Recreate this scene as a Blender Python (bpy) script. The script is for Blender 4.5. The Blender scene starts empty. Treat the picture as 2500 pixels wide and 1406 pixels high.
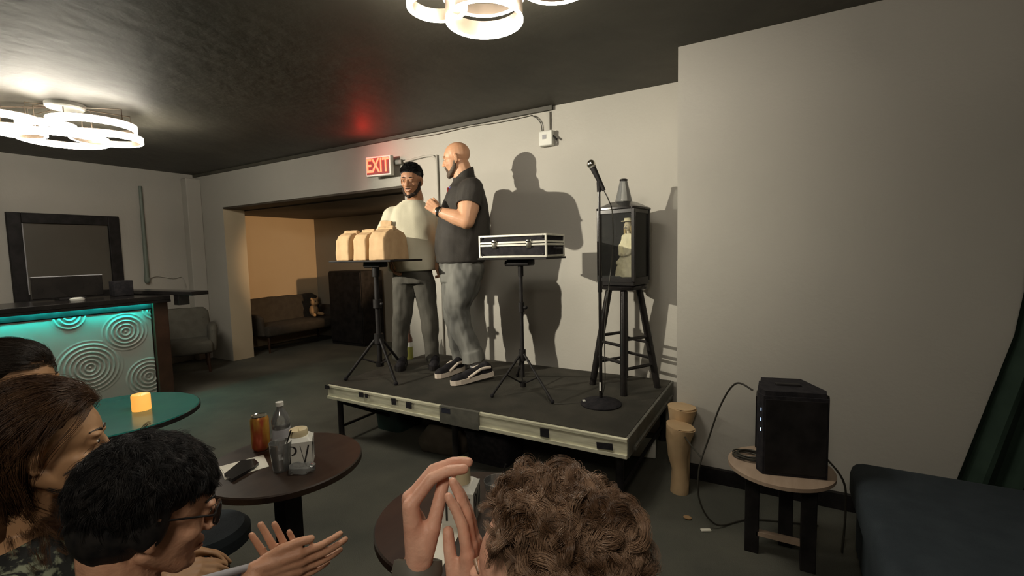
import bpy, bmesh, math, random
import numpy as np
from mathutils import Vector, Matrix, noise
random.seed(7); RNG = np.random.default_rng(7)
PI = math.pi
S = bpy.context.scene
COL = S.collection

# ---------------------------------------------------------------- camera model
F = 1133.947
MR = ((0.8671313, -0.4977315, -0.0186159), (0.4975283, 0.8638085, 0.0793751), (-0.0234269, -0.0780906, 0.9966710))
MC = Matrix(MR)                     # columns: right, forward, up
CAM = Vector((0, 0, 1.45))
def ray(x, y): return MC @ Vector(((x - 1250) / F, 1, (703 - y) / F))
def U(x, y, d): return CAM + ray(x, y) * d                       # optical depth
HF = Vector((MR[0][1], MR[1][1], 0)).normalized()
HR = Vector((HF.y, -HF.x, 0))
def H(x, y, d):                                                   # horizontal depth
    r = ray(x, y); return CAM + r * (d / r.dot(HF))
def PZ(x, y, z):
    r = ray(x, y); return CAM + r * ((z - CAM.z) / r.z)
def cd(r, u, f): return (MC @ Vector((r, f, u))).normalized()      # camera-relative direction to world

# ---------------------------------------------------------------- materials
def rgb(c, g=2.2):
    return tuple((v / 255) ** g for v in c)
def mat(name, col, rough=.6, metal=0, col2=None, nscale=8, bump=0, bscale=60, emit=None, estr=0, spec=None,
        trans=0, ior=1.45, alpha=1, sss=0, coat=0, sheen=0, lo=.35, hi=.65, detail=3, stretch=None):
    m = bpy.data.materials.new(name); m.use_nodes = True
    nt = m.node_tree; b = nt.nodes['Principled BSDF']
    def s(k, v):
        if k in b.inputs: b.inputs[k].default_value = v
    s('Base Color', (*col, 1)); s('Roughness', rough); s('Metallic', metal)
    if spec is not None: s('Specular IOR Level', spec)
    s('Transmission Weight', trans); s('IOR', ior); s('Alpha', alpha); s('Coat Weight', coat); s('Sheen Weight', sheen)
    if sss: s('Subsurface Weight', sss); s('Subsurface Scale', .01); b.inputs['Subsurface Radius'].default_value = (1, .35, .2)
    if emit: s('Emission Color', (*emit, 1)); s('Emission Strength', estr)
    tc = nt.nodes.new('ShaderNodeTexCoord'); vec = tc.outputs['Object']
    if stretch:
        mp = nt.nodes.new('ShaderNodeMapping'); mp.inputs['Scale'].default_value = stretch
        nt.links.new(vec, mp.inputs['Vector']); vec = mp.outputs['Vector']
    if col2 is not None:
        n = nt.nodes.new('ShaderNodeTexNoise'); n.inputs['Scale'].default_value = nscale; n.inputs['Detail'].default_value = detail
        r = nt.nodes.new('ShaderNodeValToRGB'); r.color_ramp.elements[0].position = lo; r.color_ramp.elements[1].position = hi
        r.color_ramp.elements[0].color = (*col, 1); r.color_ramp.elements[1].color = (*col2, 1)
        nt.links.new(vec, n.inputs['Vector']); nt.links.new(n.outputs['Fac'], r.inputs['Fac']); nt.links.new(r.outputs['Color'], b.inputs['Base Color'])
    if bump:
        n = nt.nodes.new('ShaderNodeTexNoise'); n.inputs['Scale'].default_value = bscale; n.inputs['Detail'].default_value = 4
        bp = nt.nodes.new('ShaderNodeBump'); bp.inputs['Strength'].default_value = bump; bp.inputs['Distance'].default_value = .01
        nt.links.new(vec, n.inputs['Vector']); nt.links.new(n.outputs['Fac'], bp.inputs['Height']); nt.links.new(bp.outputs['Normal'], b.inputs['Normal'])
    return m
M = {}
M['wall'] = mat('wall_paint', (.40, .385, .34), .62, col2=(.43, .41, .362), nscale=1.2, bump=.12, bscale=45)
M['wall_warm_lit'] = mat('warm_lit_wall_tone', (.52, .40, .26), .7, col2=(.55, .43, .28), nscale=1.5)  # warm alcove light put into the colour of the left wall
M['wall_grey'] = mat('alcove_grey_paint', (.25, .225, .18), .7, col2=(.28, .25, .2), nscale=1.5)
M['ceil'] = mat('black_ceiling_paint', (.050, .047, .036), .58, col2=(.085, .078, .06), nscale=2.2, bump=.5, bscale=9, lo=.3, hi=.75)
M['ceil2'] = mat('alcove_ceiling_paint', (.05, .038, .025), .7, col2=(.065, .05, .033), nscale=3)
M['floor'] = mat('floor_carpet', (.075, .077, .063), .85, col2=(.115, .113, .09), nscale=2.2, bump=.4, bscale=180)
M['black'] = mat('black_paint', (.009, .008, .008), .55, spec=.25, col2=(.02, .018, .018), nscale=12)
M['blackgloss'] = mat('black_gloss', (.01, .009, .009), .22, col2=(.016, .014, .013), nscale=9)
M['blackrough'] = mat('black_fabric', (.016, .015, .018), .9, spec=.2, col2=(.03, .028, .03), nscale=30, bump=.2, bscale=200)
M['deck'] = mat('stage_carpet', (.035, .033, .025), .85, col2=(.06, .055, .042), nscale=5, bump=.5, bscale=220)
M['alu'] = mat('worn_aluminium', (.62, .60, .45), .42, .1, col2=(.80, .78, .60), nscale=9, stretch=(1, 8, 8))
M['alu2'] = mat('case_aluminium', (.6, .59, .52), .3, .6, col2=(.7, .69, .6), nscale=20)
M['greytape'] = mat('grey_tape', (.10, .10, .085), .5, col2=(.16, .155, .13), nscale=14)
M['chrome'] = mat('chrome', (.7, .68, .6), .15, 1, col2=(.8, .78, .7), nscale=20)
M['kraft'] = mat('kraft_paper', (.50, .335, .18), .8, col2=(.57, .39, .215), nscale=9, bump=.35, bscale=22)
M['kraft2'] = mat('kraft_paper_darker', (.34, .21, .10), .75, col2=(.44, .28, .14), nscale=9, bump=.35, bscale=22)
M['white'] = mat('white_plastic', (.62, .62, .57), .4, col2=(.66, .66, .6), nscale=10)
M['paper'] = mat('white_card', (.72, .70, .60), .6, col2=(.76, .74, .64), nscale=10)
M['ink'] = mat('black_ink', (.015, .012, .012), .5, col2=(.02, .018, .018), nscale=10)
def clear(name, tint, gloss, fog, rough=.05):
    m = mat(name, (.7, .72, .7), .4, col2=(.74, .75, .72), nscale=10); nt = m.node_tree; b = nt.nodes['Principled BSDF']; out = nt.nodes['Material Output']
    tr = nt.nodes.new('ShaderNodeBsdfTransparent'); tr.inputs[0].default_value = (*tint, 1)
    gl = nt.nodes.new('ShaderNodeBsdfGlossy'); gl.inputs['Roughness'].default_value = rough
    lw = nt.nodes.new('ShaderNodeLayerWeight'); lw.inputs['Blend'].default_value = gloss
    m1 = nt.nodes.new('ShaderNodeMixShader'); m2 = nt.nodes.new('ShaderNodeMixShader'); m2.inputs[0].default_value = fog
    nt.links.new(lw.outputs['Fresnel'], m1.inputs[0]); nt.links.new(tr.outputs[0], m1.inputs[1]); nt.links.new(gl.outputs[0], m1.inputs[2])
    nt.links.new(m1.outputs[0], m2.inputs[1]); nt.links.new(b.outputs[0], m2.inputs[2]); nt.links.new(m2.outputs[0], out.inputs['Surface']); return m
M['glass'] = clear('clear_glass', (.985, .985, .98), .18, .02)
M['plastic_clear'] = clear('clear_plastic', (.95, .96, .96), .5, .13, .1)
M['ice'] = clear('ice_water', (.7, .72, .74), .5, .45, .2)
M['doll'] = mat('doll_dress', (.62, .58, .38), .8, col2=(.68, .64, .44), nscale=18, bump=.4, bscale=40)
M['dollskin'] = mat('doll_skin', (.45, .40, .26), .5, col2=(.5, .44, .3), nscale=18)
M['dollhair'] = mat('doll_hair', (.32, .24, .09), .7, col2=(.4, .3, .13), nscale=50)
M['skinA'] = mat('warm_brown_skin', (.40, .20, .11), .48, col2=(.45, .235, .135), nscale=14, sss=.08)
M['skinB'] = mat('fair_skin', (.62, .33, .19), .45, col2=(.67, .37, .22), nscale=14, sss=.08)
M['skinC'] = mat('pink_skin', (.80, .47, .34), .5, col2=(.70, .37, .26), nscale=28, sss=.1, bump=.15, bscale=120)
M['skinD'] = mat('tan_skin', (.64, .36, .23), .5, col2=(.55, .29, .18), nscale=24, sss=.1, bump=.15, bscale=120)
M['skinE'] = mat('olive_skin', (.44, .25, .13), .5, col2=(.48, .28, .15), nscale=14, sss=.08)
M['hairblack'] = mat('black_hair', (.008, .008, .009), .5, spec=.3, col2=(.02, .018, .017), nscale=50)
M['hairdark'] = mat('dark_brown_hair', (.018, .011, .006), .45, col2=(.03, .018, .01), nscale=50)
M['hairbrown'] = mat('auburn_hair', (.055, .025, .012), .4, col2=(.10, .05, .022), nscale=35)
M['haircurl'] = mat('curly_brown_hair', (.12, .066, .036), .33, col2=(.48, .32, .215), nscale=26, lo=.38, hi=.78)  # paler noise tone paints glossy highlights into the curls
M['beardB'] = mat('greying_beard', (.16, .12, .09), .8, col2=(.09, .065, .045), nscale=60, bump=.5, bscale=300)
M['beardA'] = mat('black_beard', (.02, .013, .009), .8, col2=(.035, .02, .014), nscale=60, bump=.5, bscale=300)
M['tee'] = mat('cream_tshirt', (.56, .53, .40), .85, col2=(.60, .57, .44), nscale=6, bump=.15, bscale=250)
M['shirtB'] = mat('black_shirt', (.030, .026, .022), .75, col2=(.042, .037, .031), nscale=10, bump=.2, bscale=250)
M['jeans'] = mat('grey_washed_jeans', (.065, .065, .06), .8, col2=(.20, .20, .18), nscale=4, bump=.12, bscale=300, stretch=(1.6, 1.6, .6))
M['pantsA'] = mat('dark_grey_trousers', (.06, .057, .047), .85, col2=(.085, .08, .066), nscale=7, bump=.12, bscale=160)
M['shoesole'] = mat('white_rubber', (.72, .62, .52), .5, col2=(.76, .67, .57), nscale=12)
M['wood_dark'] = mat('dark_walnut', (.035, .017, .010), .4, col2=(.06, .03, .018), nscale=6, stretch=(6, 1, 1))
M['tabletop'] = mat('dark_brown_tabletop', (.022, .013, .009), .42, col2=(.032, .02, .013), nscale=6, stretch=(6, 1, 1))
M['teal_lit_top'] = mat('teal_light_tabletop', (.016, .19, .165), .2, col2=(.019, .21, .18), nscale=6)  # teal base colour stands in for teal light on the tabletop
M['pale_wood'] = mat('pale_wood', (.34, .25, .18), .6, col2=(.40, .30, .22), nscale=5, stretch=(6, 1, 1))
M['tanprop'] = mat('tan_wrapping_paper', (.52, .36, .20), .65, col2=(.56, .40, .23), nscale=7, bump=.3, bscale=18)
M['panel'] = mat('relief_panel', (.34, .35, .31), .5, col2=(.37, .38, .34), nscale=5)
M['navy'] = mat('navy_fabric', (.015, .017, .03), .85, col2=(.022, .025, .042), nscale=20, bump=.2, bscale=200)
M['bluefab'] = mat('slate_blue_upholstery', (.022, .032, .040), .9, col2=(.032, .044, .053), nscale=10, bump=.3, bscale=200)
M['greenfab'] = mat('dark_green_curtain', (.012, .028, .018), .9, col2=(.018, .038, .025), nscale=10)
M['sofa'] = mat('grey_brown_velvet', (.038, .031, .023), .9, col2=(.05, .042, .032), nscale=12, bump=.3, bscale=150)
M['sofa2'] = mat('grey_linen', (.09, .085, .068), .85, col2=(.11, .105, .085), nscale=12, bump=.3, bscale=150)
M['camo'] = mat('speckled_green_fabric', (.008, .009, .008), .8, col2=(.20, .22, .15), nscale=42, lo=.52, hi=.62, detail=4)
M['bin'] = mat('green_plastic_bin', (.012, .03, .024), .5, col2=(.016, .036, .03), nscale=8)
M['bag'] = mat('brown_canvas', (.075, .06, .045), .9, col2=(.09, .075, .055), nscale=12)
M['can'] = mat('orange_can_print', (.45, .24, .04), .3, .4, col2=(.36, .07, .03), nscale=16, lo=.45, hi=.6, stretch=(1.6, 1.6, .5))
M['cream'] = mat('cream_wax', (.62, .53, .33), .5, col2=(.66, .57, .37), nscale=12)
M['greywhite'] = mat('grey_white_knit', (.34, .34, .36), .85, col2=(.38, .38, .4), nscale=20)
M['led'] = mat('led_ring_diffuser', (.9, .87, .8), .4, emit=(1, .92, .78), estr=34, col2=(.92, .89, .82), nscale=4)
M['led_soft'] = mat('led_ring_diffuser_soft', (.9, .87, .8), .4, emit=(1, .92, .78), estr=23, col2=(.92, .89, .82), nscale=4)
M['ring'] = mat('bronze_ring', (.20, .16, .12), .35, .7, col2=(.24, .19, .15), nscale=10)
M['teal_led'] = mat('teal_led_strip', (.1, .8, .75), .5, emit=(.02, .85, .75), estr=45, col2=(.1, .85, .8), nscale=4)
M['exitface'] = mat('exit_face', (.07, .006, .006), .6, emit=(1, .02, .012), estr=.07, col2=(.14, .014, .014), nscale=6)
M['exitletter'] = mat('exit_letters', (.5, .05, .03), .4, emit=(1, .045, .014), estr=3.4, col2=(.55, .06, .035), nscale=6)
M['candle_lit'] = mat('lit_candle', (.9, .6, .2), .4, emit=(1, .40, .06), estr=.45, col2=(.95, .65, .25), nscale=6)
M['blue_led'] = mat('blue_led', (.4, .6, .9), .4, emit=(.35, .6, 1), estr=3, col2=(.4, .6, .9), nscale=6)
M['mirror'] = mat('mirror_reflected_grey', (.085, .077, .062), .4, 0, col2=(.10, .09, .073), nscale=2)  # flat grey stands in for the room reflected in the mirror
M['eyew'] = mat('eye_white', (.6, .56, .5), .3, col2=(.62, .58, .52), nscale=10)
M['lip'] = mat('lips', (.36, .14, .09), .5, col2=(.4, .16, .1), nscale=30)
M['teeth'] = mat('teeth', (.62, .55, .42), .35, col2=(.64, .57, .45), nscale=30)
M['red'] = mat('red_plastic', (.35, .03, .03), .5, col2=(.38, .04, .04), nscale=10)
M['violet'] = mat('violet_plastic', (.12, .10, .55), .5, col2=(.14, .12, .6), nscale=10)
M['brownpl'] = mat('brown_bottle_neck', (.10, .05, .035), .4, col2=(.13, .06, .04), nscale=10)
M['olivepl'] = mat('olive_bottle', (.22, .22, .05), .35, col2=(.27, .27, .07), nscale=10)
M['pipe'] = mat('green_painted_pipe', (.14, .17, .14), .5, col2=(.16, .19, .16), nscale=10)
M['cable'] = mat('dark_cable', (.03, .028, .02), .5, col2=(.04, .038, .03), nscale=10)

# ---------------------------------------------------------------- object helpers
def link(o, parent=None):
    COL.objects.link(o)
    if parent is not None:
        o.parent = parent
    return o
def tag(o, label=None, cat=None, group=None, kind=None):
    if label: o['label'] = label
    if cat: o['category'] = cat
    if group: o['group'] = group
    if kind: o['kind'] = kind
    return o
def thing(name, loc, label, cat, group=None):
    e = bpy.data.objects.new(name, None); e.location = loc; e.empty_display_size = .05
    return tag(link(e), label, cat, group)
class G:
    """gathers shapes (world coordinates) and links them as one mesh object"""
    def __init__(s): s.b = bmesh.new()
    def box(s, c, d, R=None, bev=0):
        r = bmesh.ops.create_cube(s.b, size=1)['verts']
        mtx = Matrix.Translation(Vector(c)) @ (R.to_4x4() if R is not None else Matrix()) @ Matrix.Diagonal((*d, 1))
        bmesh.ops.transform(s.b, matrix=mtx, verts=r)
        if bev:
            es = list({e for v in r for e in v.link_edges})
            bmesh.ops.bevel(s.b, geom=es, offset=bev, segments=3, profile=.5, affect='EDGES')
        return s
    def b2(s, lo, hi, bev=0):
        lo, hi = Vector(lo), Vector(hi); return s.box((lo + hi) / 2, hi - lo, None, bev)
    def tube(s, pts, r, n=10, caps=True, flat=None):
        pts = [Vector(p) for p in pts]; rs = r if isinstance(r, (list, tuple)) else [r] * len(pts)
        rings = []; prev = None
        for i, p in enumerate(pts):
            t = (pts[min(i + 1, len(pts) - 1)] - pts[max(i - 1, 0)])
            t = t.normalized() if t.length > 1e-9 else Vector((0, 0, 1))
            if prev is None:
                a = t.cross(Vector((0, 0, 1)) if abs(t.z) < .9 else Vector((1, 0, 0))).normalized()
            else:
                a = (prev - t * prev.dot(t)).normalized()
            prev = a; c = t.cross(a)
            rings.append([s.b.verts.new(p + (a * math.cos(2 * PI * k / n) + c * math.sin(2 * PI * k / n)) * rs[i]) for k in range(n)])
        for q in range(len(rings) - 1):
            for k in range(n):
                s.b.faces.new((rings[q][k], rings[q][(k + 1) % n], rings[q + 1][(k + 1) % n], rings[q + 1][k]))
        if caps:
            s.b.faces.new(rings[0][::-1]); s.b.faces.new(rings[-1])
        return s
    def lathe(s, c, prof, n=32, axis=None):
        """prof: list of (r, z) bottom to top, about a vertical axis at c"""
        c = Vector(c); R = Matrix() if axis is None else Vector((0, 0, 1)).rotation_difference(Vector(axis)).to_matrix().to_4x4()
        rings = []
        for r, z in prof:
            if r < 1e-5: rings.append([s.b.verts.new(c + R @ Vector((0, 0, z)))]); continue
            rings.append([s.b.verts.new(c + R @ Vector((r * math.cos(2 * PI * k / n), r * math.sin(2 * PI * k / n), z))) for k in range(n)])
        for a, b in zip(rings, rings[1:]):
            if len(a) == 1 and len(b) == 1: continue
            for k in range(n):
                j = (k + 1) % n
                if len(a) == 1: s.b.faces.new((a[0], b[j], b[k]))
                elif len(b) == 1: s.b.faces.new((a[k], a[j], b[0]))
                else: s.b.faces.new((a[k], a[j], b[j], b[k]))
        if len(rings[0]) > 1: s.b.faces.new(rings[0][::-1])
        if len(rings[-1]) > 1: s.b.faces.new(rings[-1])
        return s
    def loft(s, rings, n=28, pw=2.0):
        """rings: (center, u, v) superellipse loops, capped"""
        rr = []
        for c, u, v in rings:
            c, u, v = Vector(c), Vector(u), Vector(v); L = []
            for k in range(n):
                a = 2 * PI * k / n; ca, sa = math.cos(a), math.sin(a)
                L.append(s.b.verts.new(c + u * (math.copysign(abs(ca) ** (2 / pw), ca)) + v * (math.copysign(abs(sa) ** (2 / pw), sa))))
            rr.append(L)
        for a, b in zip(rr, rr[1:]):
            for k in range(n): s.b.faces.new((a[k], a[(k + 1) % n], b[(k + 1) % n], b[k]))
        s.b.faces.new(rr[0][::-1]); s.b.faces.new(rr[-1]); return s
    def prism(s, pts, vec):
        vec = Vector(vec); a = [s.b.verts.new(Vector(p)) for p in pts]; b = [s.b.verts.new(Vector(p) + vec) for p in pts]
        n = len(a); s.b.faces.new(a[::-1]); s.b.faces.new(b)
        for k in range(n): s.b.faces.new((a[k], a[(k + 1) % n], b[(k + 1) % n], b[k]))
        return s
    def cap(s, p0, p1, r0, r1=None, n=14):
        p0, p1 = Vector(p0), Vector(p1); r1 = r0 if r1 is None else r1
        d = p1 - p0
        if d.length < 1e-6: return s.ell(p0, (r0,) * 3)
        t = d.normalized(); pts, rs = [], []
        for k in range(5): a = PI / 2 * (1 - k / 5); pts.append(p0 - t * r0 * math.sin(a)); rs.append(max(r0 * math.cos(a), r0 * .05))
        pts.append(p0); rs.append(r0); pts.append(p1); rs.append(r1)
        for k in range(1, 6): a = PI / 2 * k / 5; pts.append(p1 + t * r1 * math.sin(a)); rs.append(max(r1 * math.cos(a), r1 * .05))
        return s.tube(pts, rs, n)
    def chain(s, pts, rs):
        for i in range(len(pts) - 1): s.cap(pts[i], pts[i + 1], rs[i], rs[i + 1])
        return s
    def ell(s, c, r, R=None, seg=20):
        v = bmesh.ops.create_uvsphere(s.b, u_segments=seg, v_segments=seg // 2 + 2, radius=1)['verts']
        mtx = Matrix.Translation(Vector(c)) @ (R.to_4x4() if R is not None else Matrix()) @ Matrix.Diagonal((*r, 1))
        bmesh.ops.transform(s.b, matrix=mtx, verts=v); return s
    def mesh(s, name):
        me = bpy.data.meshes.new(name); bmesh.ops.recalc_face_normals(s.b, faces=s.b.faces); s.b.to_mesh(me); s.b.free(); return me
    def obj(s, name, m, parent=None, smooth=True, vox=0, sm=4, wr=0, wrs=6, cut=None, loc=None):
        me = s.mesh(name)
        if vox: me = remesh(me, vox, sm)
        if cut:
            bm = bmesh.new(); bm.from_mesh(me)
            bmesh.ops.delete(bm, geom=[v for v in bm.verts if cut(v.co)], context='VERTS'); bm.to_mesh(me); bm.free()
        if wr: wrinkle(me, wr, wrs)
        me.materials.append(m)
        if smooth: me.polygons.foreach_set('use_smooth', [True] * len(me.polygons)); me.update()
        base = None
        if parent is not None: base = wloc(parent)
        elif loc is not None: base = Vector(loc)
        else:
            n = len(me.vertices); co = np.empty(n * 3, np.float32); me.vertices.foreach_get('co', co); co = co.reshape(-1, 3)
            base = Vector(((co[:, 0].min() + co[:, 0].max()) / 2, (co[:, 1].min() + co[:, 1].max()) / 2, co[:, 2].min()))
        me.transform(Matrix.Translation(-base))
        o = bpy.data.objects.new(name, me); link(o, parent)
        if parent is None: o.location = base
        if smooth and not vox:
            try: me.set_sharp_from_angle(angle=math.radians(38))
            except Exception: pass
        return o
def wloc(o):
    l = Vector(o.location)
    while o.parent: o = o.parent; l += Vector(o.location)
    return l
def remesh(me, vox, sm):
    o = bpy.data.objects.new('tmp', me); COL.objects.link(o)
    r = o.modifiers.new('r', 'REMESH'); r.mode = 'VOXEL'; r.voxel_size = vox; r.use_smooth_shade = True
    if sm: q = o.modifiers.new('s', 'SMOOTH'); q.factor = .5; q.iterations = sm
    dg = bpy.context.evaluated_depsgraph_get()
    out = bpy.data.meshes.new_from_object(o.evaluated_get(dg))
    bpy.data.objects.remove(o); bpy.data.meshes.remove(me)
    out.materials.clear(); return out
def wrinkle(me, amp, sc):
    n = len(me.vertices); co = np.empty(n * 3); me.vertices.foreach_get('co', co); co = co.reshape(-1, 3)
    no = np.empty(n * 3); me.vertices.foreach_get('normal', no); no = no.reshape(-1, 3)
    d = np.array([noise.noise(Vector((c[0] * sc, c[1] * sc, c[2] * sc * .55))) + .5 * noise.noise(Vector((c[0] * sc * 2.3 + 9, c[1] * sc * 2.3, c[2] * sc * 1.4))) for c in co])
    co += no * (d * amp)[:, None]; me.vertices.foreach_set('co', co.ravel()); me.update()
def structure(o): o['kind'] = 'structure'; return o
def text_obj(txt, name, m, parent, size, pos, right, up, depth=.002, sx=1, font=None):
    cu = bpy.data.curves.new(name, 'FONT'); cu.body = txt; cu.size = size; cu.extrude = depth; cu.offset = .0035 if txt == 'EXIT' else 0; cu.align_x = 'CENTER'; cu.align_y = 'CENTER'
    o = bpy.data.objects.new('tmp', cu); COL.objects.link(o)
    me = bpy.data.meshes.new_from_object(o.evaluated_get(bpy.context.evaluated_depsgraph_get()))
    bpy.data.objects.remove(o)
    r, u = Vector(right).normalized(), Vector(up).normalized(); n = r.cross(u)
    R = Matrix((r, u, n)).transposed().to_4x4()
    me.transform(Matrix.Translation(Vector(pos) - wloc(parent)) @ R @ Matrix.Diagonal((sx, 1, 1, 1)))
    me.materials.clear(); me.materials.append(m)
    ob = bpy.data.objects.new(name, me); return link(ob, parent)

# ---------------------------------------------------------------- the room
YB, XL, YR, XC, ZC = 3.63, -7.32, 3.02, -.55, 2.65
def struct(name, g, m): return structure(g.obj(name, m, smooth=False))
struct('floor', G().b2((-8.2, -3.2, -.1), (4.2, 6.2, 0)), M['floor'])
struct('ceiling', G().b2((-7.6, -3.2, ZC), (4.2, 3.9, ZC + .1)), M['ceil'])
struct('trim_1', G().b2((XL, YB - .03, 2.615), (-1.655, YB, ZC)), M['ceil'])
struct('wall_left', G().b2((XL - .15, -3.2, 0), (XL, YB + .25, ZC)), M['wall'])
g = G(); g.b2((XL, YB, 0), (-6.66, YB + .30, ZC)); g.b2((-6.66, YB, 2.15), (-3.33, YB + .30, ZC)); g.b2((-3.33, YB, 0), (XC, YB + .30, ZC))
struct('wall_back', g, M['wall'])
struct('wall_jamb', G().b2((-6.664, YB + .004, 0), (-6.655, YB + .296, 2.15)), mat('jamb_lit_tone', (.52, .44, .31), .7, col2=(.55, .47, .33), nscale=1.5))  # lighter, warmer sheet: the light on the jamb is in its colour
struct('wall_right', G().b2((XC, YR, 0), (4.2, YR + .12, ZC)).b2((XC, YR + .12, 0), (XC + .12, YB + .3, ZC)), M['wall'])
struct('wall_side', G().b2((4.1, -3.2, 0), (4.2, YR, ZC)), M['wall'])
struct('wall_rear', G().b2((XL, -3.2, 0), (4.2, -3.1, ZC)), M['wall'])
# corner chase boxed in beside the left wall
struct('trim_2', G().b2((XL, 3.44, 0), (XL + .14, YB, 2.58), .01), M['wall'])
# alcove room behind the opening
struct('wall_alcove_left', G().b2((-7.5, YB + .30, 0), (-7.35, 5.6, 2.12)), M['wall_warm_lit'])
struct('wall_alcove_back', G().b2((-7.5, 5.6, 0), (-2.4, 5.7, 2.12)), M['wall_grey'])
struct('wall_alcove_right', G().b2((-2.5, YB + .30, 0), (-2.4, 5.6, 2.12)), M['wall_grey'])
struct('ceiling_alcove', G().b2((-7.5, YB + .30, 2.115), (-2.4, 5.7, 2.2)), M['ceil2'])
struct('lintel_dark_sheet', G().b2((-6.655, YB + .006, 2.128), (-3.332, YB + .299, 2.149)), M['ceil2'])  # dark sheet added so the lintel underside does not look lit

# ---------------------------------------------------------------- ceiling ring lights
def ring_light(name, cx, cy, wpx, zs, label, specs):
    """specs: (px centre x, px centre y, px width, z, inward glow?)"""
    c0 = PZ(cx, cy, 2.45)
    t = thing(name, (c0.x, c0.y, ZC - .035), label, 'ceiling light', 'ring cluster ceiling lights')
    pl = G().lathe((c0.x, c0.y, ZC - .035), [(.11, 0), (.12, .01), (.12, .035)], 32).obj('ceiling_plate', M['white'], t)
    for (x, y, w, z, thin) in specs:
        z += .06
        p = PZ(x, y, z); d = (p - CAM).dot(MC @ Vector((0, 1, 0))); r = w / 2 * d / F
        n = 56
        body = G()
        hh = .022 if not thin else .03
        # square-section hoop with a top flange added to block upward light
        sec = [(r - .010, z + hh + .003), (r + (.016 if not thin else .005), z + hh + .003), (r + (.016 if not thin else .005), z + hh), (r + .004, z + hh), (r + .004, z - hh), (r - .010, z - hh)]
        b = body.b; loops = []
        for k in range(n):
            a = 2 * PI * k / n; loops.append([b.verts.new((p.x + q * math.cos(a), p.y + q * math.sin(a), zz)) for q, zz in sec])
        for k in range(n):
            A, B = loops[k], loops[(k + 1) % n]
            for j in range(6): b.faces.new((A[j], A[(j + 1) % 6], B[(j + 1) % 6], B[j]))
        ro = body.obj('ring', M['ring'], t)
        led = G(); b = led.b; loops = []
        if thin: sec = [(r - .008, z - hh), (r + .005, z - hh), (r + .005, z - hh - .006), (r - .008, z - hh - .006)]
        else: sec = [(r + .0045, z + hh - .002), (r + .014, z + hh - .004), (r + .014, z - hh), (r - .006, z - hh - .006), (r - .006, z - hh - .0005), (r + .0045, z - hh - .0005)]
        for k in range(n):
            a = 2 * PI * k / n; loops.append([b.verts.new((p.x + q * math.cos(a), p.y + q * math.sin(a), zz)) for q, zz in sec])
        m_ = len(sec)
        for k in range(n):
            A, B = loops[k], loops[(k + 1) % n]
            for j in range(m_): b.faces.new((A[j], A[(j + 1) % m_], B[(j + 1) % m_], B[j]))
        led.obj('led_strip', M['led'] if cx > 600 else M['led_soft'], ro)
        arm = G()
        for a in (.4, .4 + PI):
            q = Vector((p.x + r * math.cos(a), p.y + r * math.sin(a), z + hh))
            arm.tube([q, (q.x, q.y, ZC - .03), (c0.x, c0.y, ZC - .02)], .004, 6)
        arm.obj('hanger', M['ring'], ro)
ring_light('ring_ceiling_light', 165, 320, 0, 0, 'cluster of glowing rings on the dark ceiling above the bar', [
    (228, 307, 160, 2.45, 0), (262, 338, 132, 2.40, 0), (156, 339, 162, 2.36, 0), (114, 308, 100, 2.42, 0), (-12, 292, 172, 2.45, 0), (45, 320, 95, 2.38, 0)])
ring_light('ring_ceiling_light', 1175, -40, 0, 0, 'cluster of glowing rings at the top edge, over the middle of the room', [
    (1067, 6, 130, 2.42, 0), (1180, -22, 186, 2.46, 0), (1182, 30, 184, 2.36, 1), (1358, -60, 176, 2.40, 1), (1130, -70, 130, 2.44, 0)])

# ---------------------------------------------------------------- stage
SX0, SX1, SY0, SY1, SZ = -3.05, -.68, 2.365, 3.58, .45
st = thing('stage_platform', ((SX0 + SX1) / 2, (SY0 + SY1) / 2, 0), 'low black portable stage with a pale metal front rail', 'stage')
G().b2((SX0, SY0 + .012, SZ - .03), (SX1 - .012, SY1, SZ)).obj('deck', M['deck'], st, smooth=False)
fr = G().b2((SX0, SY0, SZ - .115), (SX1, SY0 + .02, SZ - .004), .003).b2((SX0, SY0 - .012, SZ - .112), (SX1, SY0 + .001, SZ - .09), .002).b2((SX0, SY0 - .006, SZ - .024), (SX1, SY0 + .001, SZ - .006), .002).obj('front_rail', M['alu'], st, smooth=False)
fr['label'] = 'scuffed pale aluminium rail'
for (x, w, z, h) in ((-3.04, .05, -.02, .03), (-2.665, .045, -.03, .035), (-2.61, .025, -.03, .028), (-2.34, .04, -.035, .045), (-2.2, .05, -.04, .045), (-1.16, .055, -.05, .05), (-.80, .09, -.06, .035)):
    G().box((x, SY0 - .014, SZ + z), (w, .004, h), Matrix.Rotation(random.uniform(-.1, .1), 3, 'Y')).obj('tape_patch', M['blackrough'], fr, smooth=False)
G().b2((-1.93, SY0 - .016, SZ - .118), (-1.62, SY0 + .021, SZ - .002)).obj('grey_tape_wrap', M['greytape'], fr, smooth=False)
G().b2((-1.91, SY0 - .018, SZ - .045), (-1.84, SY0 - .0165, SZ - .012)).obj('tape_patch', M['navy'], fr, smooth=False)
G().b2((SX1 - .012, SY0 + .012, SZ - .115), (SX1 + .006, SY1, SZ - .002), .003).b2((SX1, SY0 + .1, SZ - .10), (SX1 + .02, SY1 - .1, SZ - .08)).obj('side_rail', M['greytape'], st, smooth=False)
G().b2((SX0 - .006, SY0 + .012, SZ - .115), (SX0 + .012, SY1, SZ - .002)).obj('side_rail', M['black'], st, smooth=False)
for x in (SX0 + .06, (SX0 + SX1) / 2, SX1 - .06):
    for y in (SY0 + .06, SY1 - .06):
        lg = G().tube([(x, y, 0), (x, y, SZ - .05)], .022, 10).tube([(x, y, 0), (x, y, .02)], .032, 10).obj('leg', M['black'], st)
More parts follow.
